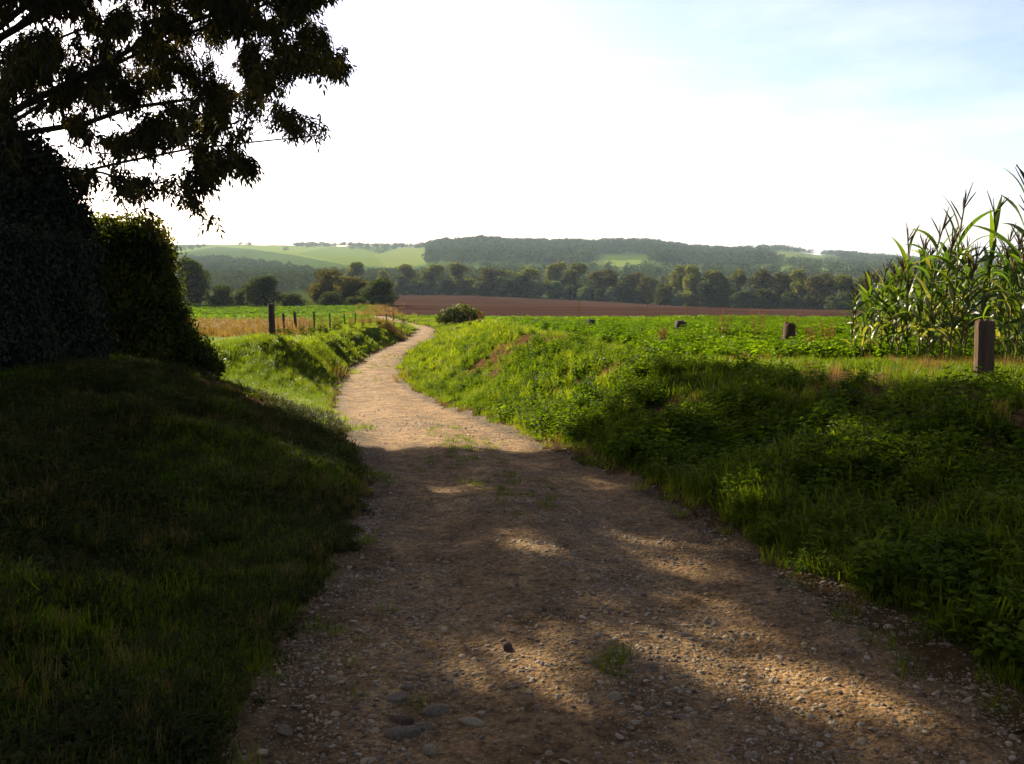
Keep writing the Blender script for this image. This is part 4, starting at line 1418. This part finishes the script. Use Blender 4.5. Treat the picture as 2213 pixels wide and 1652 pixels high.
# ------------------------------------------------------------------ shrubs: the big sprawling one past the hedge and the taller one behind it
def big_shrub(label, blobs, n, leaf, base, mat, rng, stems=22, clip=None):
    base = np.array(base, float)
    e = empty('shrub', tuple(base))
    tag(e, label, 'shrub')
    B = np.array(blobs, float)
    w = B[:, 3] * B[:, 4]
    li = rng.choice(len(B), n, p=w / w.sum())
    d = rdir(n, rng)
    q = B[li]
    bump = 1 + .32 * (fbm(d[:, 0] * 2.6 + q[:, 0], d[:, 2] * 2.6 + d[:, 1] * 2.6, 141) - .5) * 2
    rad = np.where(rng.uniform(size=n) < .35, rng.uniform(.4, .9, n), rng.uniform(.85, 1.08, n) + np.where(rng.uniform(size=n) < .14, rng.uniform(0, .36, n), 0))
    P = q[:, :3] + d * np.stack([q[:, 3], q[:, 3], q[:, 4]], 1) * (rad * bump)[:, None]
    gz = height(P[:, 0], P[:, 1])
    ok = P[:, 2] > gz + .02
    if clip is not None: ok &= clip(P)
    P, d = P[ok], d[ok]
    lm = MB()
    leaf_shell(lm, P, d, leaf, rng, .4)
    sm = MB()
    for k in range(stems):
        b = B[rng.integers(len(B))]
        if b[3] < .45: continue
        t = b[:3] + rdir(1, rng)[0] * np.array([b[3], b[3], b[4]]) * .55
        s = np.linspace(0, 1, 7)[:, None]
        a = base + np.array([rng.normal() * .5, rng.normal() * .4, -.1])
        if clip is not None and not clip(t[None])[0]: continue
        if t[2] < float(height(t[:1], t[1:2])[0]) + .1: continue
        mid = (a + t) / 2 + np.array([0, 0, .3])
        sm.tube(a * (1 - s)**2 + 2 * mid * s * (1 - s) + t * s**2, np.linspace(.022, .004, 7), 5)
    child('foliage', lm, [mat], e, False, base)
    child('stems', sm, [M_TWIG], e, True, base)
    return e


# measured from the photo at 15 m
def B_(px, py, Y, r, rz=None):
    p = at(px * K, py * K, Y)
    return (p[0], p[1], p[2], r, rz or r)


s_ = np.random.default_rng(43)
zb = lambda x, y: float(height(np.array([x]), np.array([y]))[0])
big_shrub('big rounded shrub sprawling down past the end of the hedge',
          [B_(300, 545, 15.6, .62), B_(312, 565, 15.4, .45), B_(255, 580, 15.8, .75), B_(300, 640, 15.3, .70), B_(300, 720, 15.0, .75), B_(365, 700, 15.0, .42), B_(395, 755, 14.7, .42, .36), B_(425, 775, 14.5, .34, .26),
           B_(340, 755, 14.6, .5), B_(260, 690, 15.2, .7), B_(235, 520, 16.2, .42), B_(318, 522, 15.6, .26), B_(205, 540, 16.5, .6), B_(330, 630, 15.3, .40), B_(240, 620, 16.0, .8), B_(455, 790, 14.3, .22, .16), B_(300, 505, 15.8, .25)],
          74000, .068, (-6.3, 15.4, zb(-6.3, 15.4)), M_BUSH, s_, 34)
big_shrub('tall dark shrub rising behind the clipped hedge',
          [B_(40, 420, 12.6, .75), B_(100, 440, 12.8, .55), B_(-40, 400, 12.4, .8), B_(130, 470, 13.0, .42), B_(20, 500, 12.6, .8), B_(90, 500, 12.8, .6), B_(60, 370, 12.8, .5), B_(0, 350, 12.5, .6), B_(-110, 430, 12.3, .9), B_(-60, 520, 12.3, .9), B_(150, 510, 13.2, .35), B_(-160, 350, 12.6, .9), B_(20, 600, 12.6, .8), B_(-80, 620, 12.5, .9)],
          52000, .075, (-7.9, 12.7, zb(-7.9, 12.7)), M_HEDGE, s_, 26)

# ------------------------------------------------------------------ maize
m_ = np.random.default_rng(57)


def maize_proto(H, rng, dryness):
    st, lf, ta, ear = MB(), MB(), MB(), MB()
    n = 10
    zs = np.linspace(-.05, H * .86, n)
    wob = np.cumsum(rng.normal(size=(n, 2)) * .008, 0)
    P = np.stack([wob[:, 0], wob[:, 1], zs], 1)
    st.tube(P, np.linspace(.014, .007, n), 6, np.linspace(.2, .9, n).mean())
    az0 = rng.uniform(0, 2 * PI)
    nl = int(rng.integers(10, 13))
    for k in range(nl):
        t = (k + .6) / nl
        z = H * (.10 + .74 * t)
        p0 = np.array([np.interp(z, zs, P[:, 0]), np.interp(z, zs, P[:, 1]), z])
        a = az0 + (k % 2) * PI + rng.normal() * .35
        L = H * rng.uniform(.30, .42) * (1 - .35 * abs(t - .5) * 1.4)
        up = rng.uniform(.9, 1.35) if t < .75 else rng.uniform(1.1, 1.45)
        droop = rng.uniform(.7, 2.2) * (1.1 if t < .7 else .75)
        if t < .3: droop *= 1.35
        ns = 9
        ang = up - droop * np.linspace(0, 1, ns) ** 1.4
        dl = L / (ns - 1)
        q = [p0]
        for i in range(ns - 1):
            q.append(q[-1] + dl * np.array([math.cos(ang[i]) * math.cos(a), math.cos(ang[i]) * math.sin(a), math.sin(ang[i])]))
            a += rng.normal() * .08
        q = np.array(q)
        s = np.linspace(0, 1, ns)
        wd = .036 * (H / 2) ** .4 * np.clip(np.minimum(.45 + s * 3, 1), 0, 1) * (1 - s ** 2.2) + .001
        tg = unit(np.gradient(q, axis=0))
        tw = rng.normal() * .5 + np.linspace(0, rng.normal() * .9, ns)
        sd = unit(np.cross(tg, np.array([0, 0, 1.0]) + 1e-3))
        nn = np.cross(sd, tg)
        sd2 = sd * np.cos(tw)[:, None] + nn * np.sin(tw)[:, None]
        n2 = np.cross(sd2, tg)
        V = np.concatenate([q - sd2 * wd[:, None] + n2 * wd[:, None] * .35, q, q + sd2 * wd[:, None] + n2 * wd[:, None] * .35])
        Q = [[c * ns + i, (c + 1) * ns + i, (c + 1) * ns + i + 1, c * ns + i + 1] for c in range(2) for i in range(ns - 1)]
        dry = rng.uniform() < (dryness if t > .36 else .6)
        tn = .95 if dry else rng.uniform(.05, .7)
        lf.add(V, Q, None, np.tile(np.clip(tn + np.where(s > .8, .15, 0), 0, 1), 3))
    # tassel
    top = P[-1]
    tip = top + np.array([rng.normal() * .04, rng.normal() * .04, H * .19])
    ta.tube([top, (top + tip) / 2, tip], [.011, .010, .004], 4, .4)
    for k in range(int(rng.integers(4, 8))):
        b = top + (tip - top) * rng.uniform(.15, .6)
        a = rng.uniform(0, 2 * PI)
        e = b + H * .12 * np.array([math.cos(a) * .6, math.sin(a) * .6, rng.uniform(.7, 1.3)])
        ta.tube([b, (b + e) / 2 + np.array([0, 0, .01]), e], [.006, .010, .004], 4, rng.uniform())
    # ear
    z = H * .42
    p0 = np.array([0, 0, z])
    a = az0 + .6
    d = np.array([math.cos(a) * .45, math.sin(a) * .45, .85])
    s = np.linspace(0, 1, 7)
    ear.tube(p0 + d * (s * .2)[:, None], np.array([.012, .022, .026, .026, .022, .014, .004]), 7, .6)
    return st.mesh('maize_stalk', [M_STALK], True), lf.mesh('maize_leaves', [M_MAIZE], True), ta.mesh('maize_tassel', [M_TASSEL]), ear.mesh('maize_ear', [M_HUSK], True)


PR_MZ = [maize_proto(2.0, m_, (.06, .1, .05, .18, .08, .14, .06, .1)[k]) for k in range(8)]


def put_maize(x, Y, H, rz, pr, label, tilt=(0, 0)):
    e = empty('maize_plant', (x, Y, float(height(np.array([x]), np.array([Y]))[0]) - .02), rz)
    e.rotation_euler = (tilt[0], tilt[1], rz)
    s = H / 2.0
    e.scale = (.35 + .65 * s, .35 + .65 * s, s)
    tag(e, label, 'maize', 'maize plants in the stand behind the post')
    for nm, me in zip(('stalk', 'foliage', 'tassel', 'ear'), pr):
        link(nm, me, e)
    return e


# front row: base x px, base y px, top y px (2213 scale), distance
FR = [(1838, 752, 640), (1849, 752, 622), (1862, 752, 605), (1884, 754, 590), (1905, 756, 575), (1926, 757, 560), (1940, 760, 590), (1962, 762, 502), (1983, 764, 520), (1998, 766, 480), (2015, 768, 560), (2030, 768, 500), (2052, 770, 430), (2068, 772, 530),
      (2085, 774, 560), (2112, 776, 440), (2150, 780, 540), (2170, 780, 495), (2195, 782, 520), (2215, 784, 372), (2238, 786, 450)]
for i, (px, by, ty) in enumerate(FR):
    Y = float(np.interp(px, [1838, 2213], [13.7, 11.3])) + m_.uniform(-.15, .3)
    g = at(px * K, by * K, Y)
    zt = at(px * K, ty * K, Y)[2]
    gz = float(height(np.array([g[0]]), np.array([Y]))[0])
    lb = {12: 'tall maize plant with a thick tassel standing against the sky', 19: 'tallest maize plant, cut by the edge of the view', 15: 'tall maize plant with a spreading tassel above the thick post',
          0: 'stunted maize plant at the outer corner of the stand', 16: 'maize plant directly behind the thick wooden post'}.get(i, 'maize plant in the outer row, %s from the stunted corner plant' % ORD[i])
    put_maize(g[0], Y, max(.9, (zt - gz) * .99), m_.uniform(0, 6.28), PR_MZ[i % 8], lb, (m_.normal() * .04, m_.normal() * .04))
k = 0
for row in range(1, 9):
    for i in range(22):
        f = (i + m_.uniform(-.25, .25)) / 20
        px = 1855 + (2330 - 1855) * f + row * 9
        Yf = float(np.interp(px, [1860, 2330], [13.6, 10.9]))
        Y = Yf + row * .62 + m_.normal() * .08
        x = at(px * K, 330, Y)[0]
        H = float(np.interp(px, [1860, 1960, 2080, 2240], [1.25, 1.65, 1.8, 1.95])) * m_.uniform(.82, 1.06)
        if m_.uniform() < .36 or px * K > 1085: continue
        if 2085 < px < 2140 and row < 7 and m_.uniform() < .45: continue
        put_maize(x, Y, H, m_.uniform(0, 6.28), PR_MZ[int(m_.integers(8))], 'green maize plant inside the dense stand behind the outer row', (m_.normal() * .05, m_.normal() * .05))
        k += 1

# ------------------------------------------------------------------ tall weeds
def dock(px, pybase, pytop, Y, label, rng, nst=5, seed_mat=M_DOCK):
    b = at(px * K, pybase * K, Y)
    z0 = zb(b[0], Y)
    H = at(px * K, pytop * K, Y)[2] - z0
    e = empty('dock_plant', (b[0], Y, z0))
    tag(e, label, 'weed', 'tall weeds along the bank tops')
    st, lf, sd = MB(), MB(), MB()
    for k in range(nst):
        a = rng.uniform(0, 2 * PI)
        t = np.array([math.cos(a) * H * .28 * rng.uniform(.2, 1), math.sin(a) * H * .2, H * rng.uniform(.65, 1)])
        st.tube([[0, 0, -.05], t * .5 + rng.normal(size=3) * .02, t], [.007, .005, .002], 4)
        n = 60
        s = rng.uniform(.5, 1, n)
        P = t * s[:, None] + rng.normal(size=(n, 3)) * .022
        leaves(sd, P, rdir(n, rng), rdir(n, rng), .022, .018, rng.uniform(size=n))
        for j in range(5):
            s = rng.uniform(.05, .5)
            d = rdir(1, rng)
            d[:, 2] = abs(d[:, 2]) * .5
            leaves(lf, t[None] * s, d, [[0, 0, 1]], H * .24, H * .08, .3 + rng.uniform() * .4, .2, .3)
    for nm, mb, mt in (('stems', st, M_STALK), ('foliage', lf, M_BUSH), ('seed_sprays', sd, seed_mat)):
        link(nm, mb.mesh(nm, [mt]), e)


d_ = np.random.default_rng(71)
dock(1565, 720, 655, 18.5, 'tall brown-headed dock weed, first from the lone crop stub', d_)
dock(1640, 725, 662, 17.5, 'tall brown-headed dock weed between two others by the short post', d_)
dock(1712, 728, 672, 18.5, 'brown-headed dock weed right behind the short reddish post', d_)
dock(1790, 745, 690, 15.5, 'leafy dark weed between the short post and the maize', d_, 7)
dock(1755, 745, 700, 15.2, 'bushy weed next to the short reddish post', d_, 6)
dock(1430, 745, 700, 18.0, 'dark leafy weed standing in front of the bright crop', d_, 6)
for i, (px, Y) in enumerate(((606, 29.5), (628, 31), (655, 34), (672, 36), (690, 38), (702, 40), (722, 42), (733, 44), (760, 45.5), (785, 47), (800, 49), (818, 50), (835, 51.5), (850, 53), (872, 56))):
    dock(px, 712 - i * 1.3, 680 - i * .5, Y, 'dry weed on the fence bank, %s beyond the tall post' % ORD[i], d_, 5)
dock(1038, 700, 668, 45, 'reddish dry weed at the side of the lone bush', d_, 5)
dock(1015, 705, 680, 43, 'dry weed in front of the lone bush', d_, 4)


def grass_stem(px0, py0, px1, py1, Y, label, rng):
    a, b = at(px0 * K, py0 * K, Y), at(px1 * K, py1 * K, Y)
    a[2] = zb(a[0], Y)
    e = empty('grass_stem', tuple(a))
    tag(e, label, 'grass stem', 'tall grass stems rising above the crop')
    v = b - a
    s = np.linspace(0, 1, 8)[:, None]
    P = v * s + np.array([.05, 0, 0]) * (s * (1 - s)) * 2
    st, sd = MB(), MB()
    st.tube(P, np.linspace(.006, .003, 8), 4)
    n = 60
    q = rng.uniform(.62, 1, n)
    leaves(sd, v * q[:, None] + rng.normal(size=(n, 3)) * .012, unit(v) + rng.normal(size=(n, 3)) * .35, rdir(n, rng), .04, .01, rng.uniform(size=n))
    link('stem', st.mesh('stem', [M_STALK]), e)
    link('seed_sprays', sd.mesh('seed_sprays', [M_TASSEL]), e)


grass_stem(1388, 690, 1402, 625, 19, 'thin pale grass stem before the ploughed field, shorter than its neighbour', d_)
grass_stem(1417, 690, 1434, 595, 19, 'longest thin pale grass stem crossing the ploughed field', d_)
grass_stem(1475, 690, 1487, 655, 19, 'short reddish grass stem above the low grey post', d_)
grass_stem(1250, 690, 1252, 650, 22, 'thin grass stem near the dark stubby post', d_)

# ------------------------------------------------------------------ the air
bpy.ops.mesh.primitive_cube_add(size=1, location=(0, 0, 0))
hz_ = bpy.context.active_object
hz_.name = hz_.data.name = 'haze'
zlo, zhi = float(Z_.min()) - 1, max(float(Z_.max()) + 22, 24)
hz_.location = (0, 0, (zlo + zhi) / 2)
hz_.scale = (12040, 12040, zhi - zlo)
tag(hz_, 'pale bluish haze filling the valley', 'haze', None, 'stuff')
m, nt, out = new_mat('valley_haze')
pv = N_(nt, 'ShaderNodeVolumePrincipled')
pv.inputs['Color'].default_value = (.66, .83, 1.0, 1)
pv.inputs['Density'].default_value = 6.8e-5
pv.inputs['Anisotropy'].default_value = .1
nt.links.new(pv.outputs[0], out.inputs['Volume'])
hz_.data.materials.append(m)

# ------------------------------------------------------------------ light
w = bpy.data.worlds.new('World')
S.world = w
w.use_nodes = True
nt = w.node_tree
bg = nt.nodes['Background']
sky = nt.nodes.new('ShaderNodeTexSky')
sky.sky_type = 'NISHITA'
sky.sun_disc = False
sky.sun_elevation = SUN_EL
sky.sun_rotation = SUN_AZ
sky.air_density = .8
sky.dust_density = 1.0
sky.ozone_density = 2.0
tc = nt.nodes.new('ShaderNodeTexCoord')
mp = nt.nodes.new('ShaderNodeMapping')
mp.inputs['Scale'].default_value = (1.0, 1.0, 3.5)
mp.inputs['Rotation'].default_value = (.25, .2, .4)
nt.links.new(tc.outputs['Generated'], mp.inputs[0])
cl = ramp(nt, noise_(nt, mp.outputs[0], 2.2, 7, .6), [(.44, (.05, .05, .05)), (.74, (.38, .38, .38))])
mxs = mixc(nt, cl, sky.outputs[0], (8.6, 8.6, 9.0))
nt.links.new(mixc(nt, 1.0, mxs, (1.0, .935, .985), 'MULTIPLY'), bg.inputs[0])
bg.inputs[1].default_value = .05
sl = bpy.data.lights.new('sun', 'SUN')
sl.energy = 5.0
sl.angle = math.radians(.55)
sl.color = (1.0, .89, .67)
so_ = bpy.data.objects.new('sun', sl)
so_.rotation_euler = Vector(SUN).to_track_quat('Z', 'Y').to_euler()
COL.objects.link(so_)

vs = S.view_settings
vs.view_transform = 'Standard'
vs.look = 'None'
vs.exposure = 2.15
vs.gamma = 1.0
cy = S.cycles
cy.max_bounces = 6
cy.diffuse_bounces = 3
cy.glossy_bounces = 2
cy.transmission_bounces = 3
cy.transparent_max_bounces = 4
cy.volume_bounces = 0
cy.sample_clamp_indirect = 6
cy.use_denoising = True
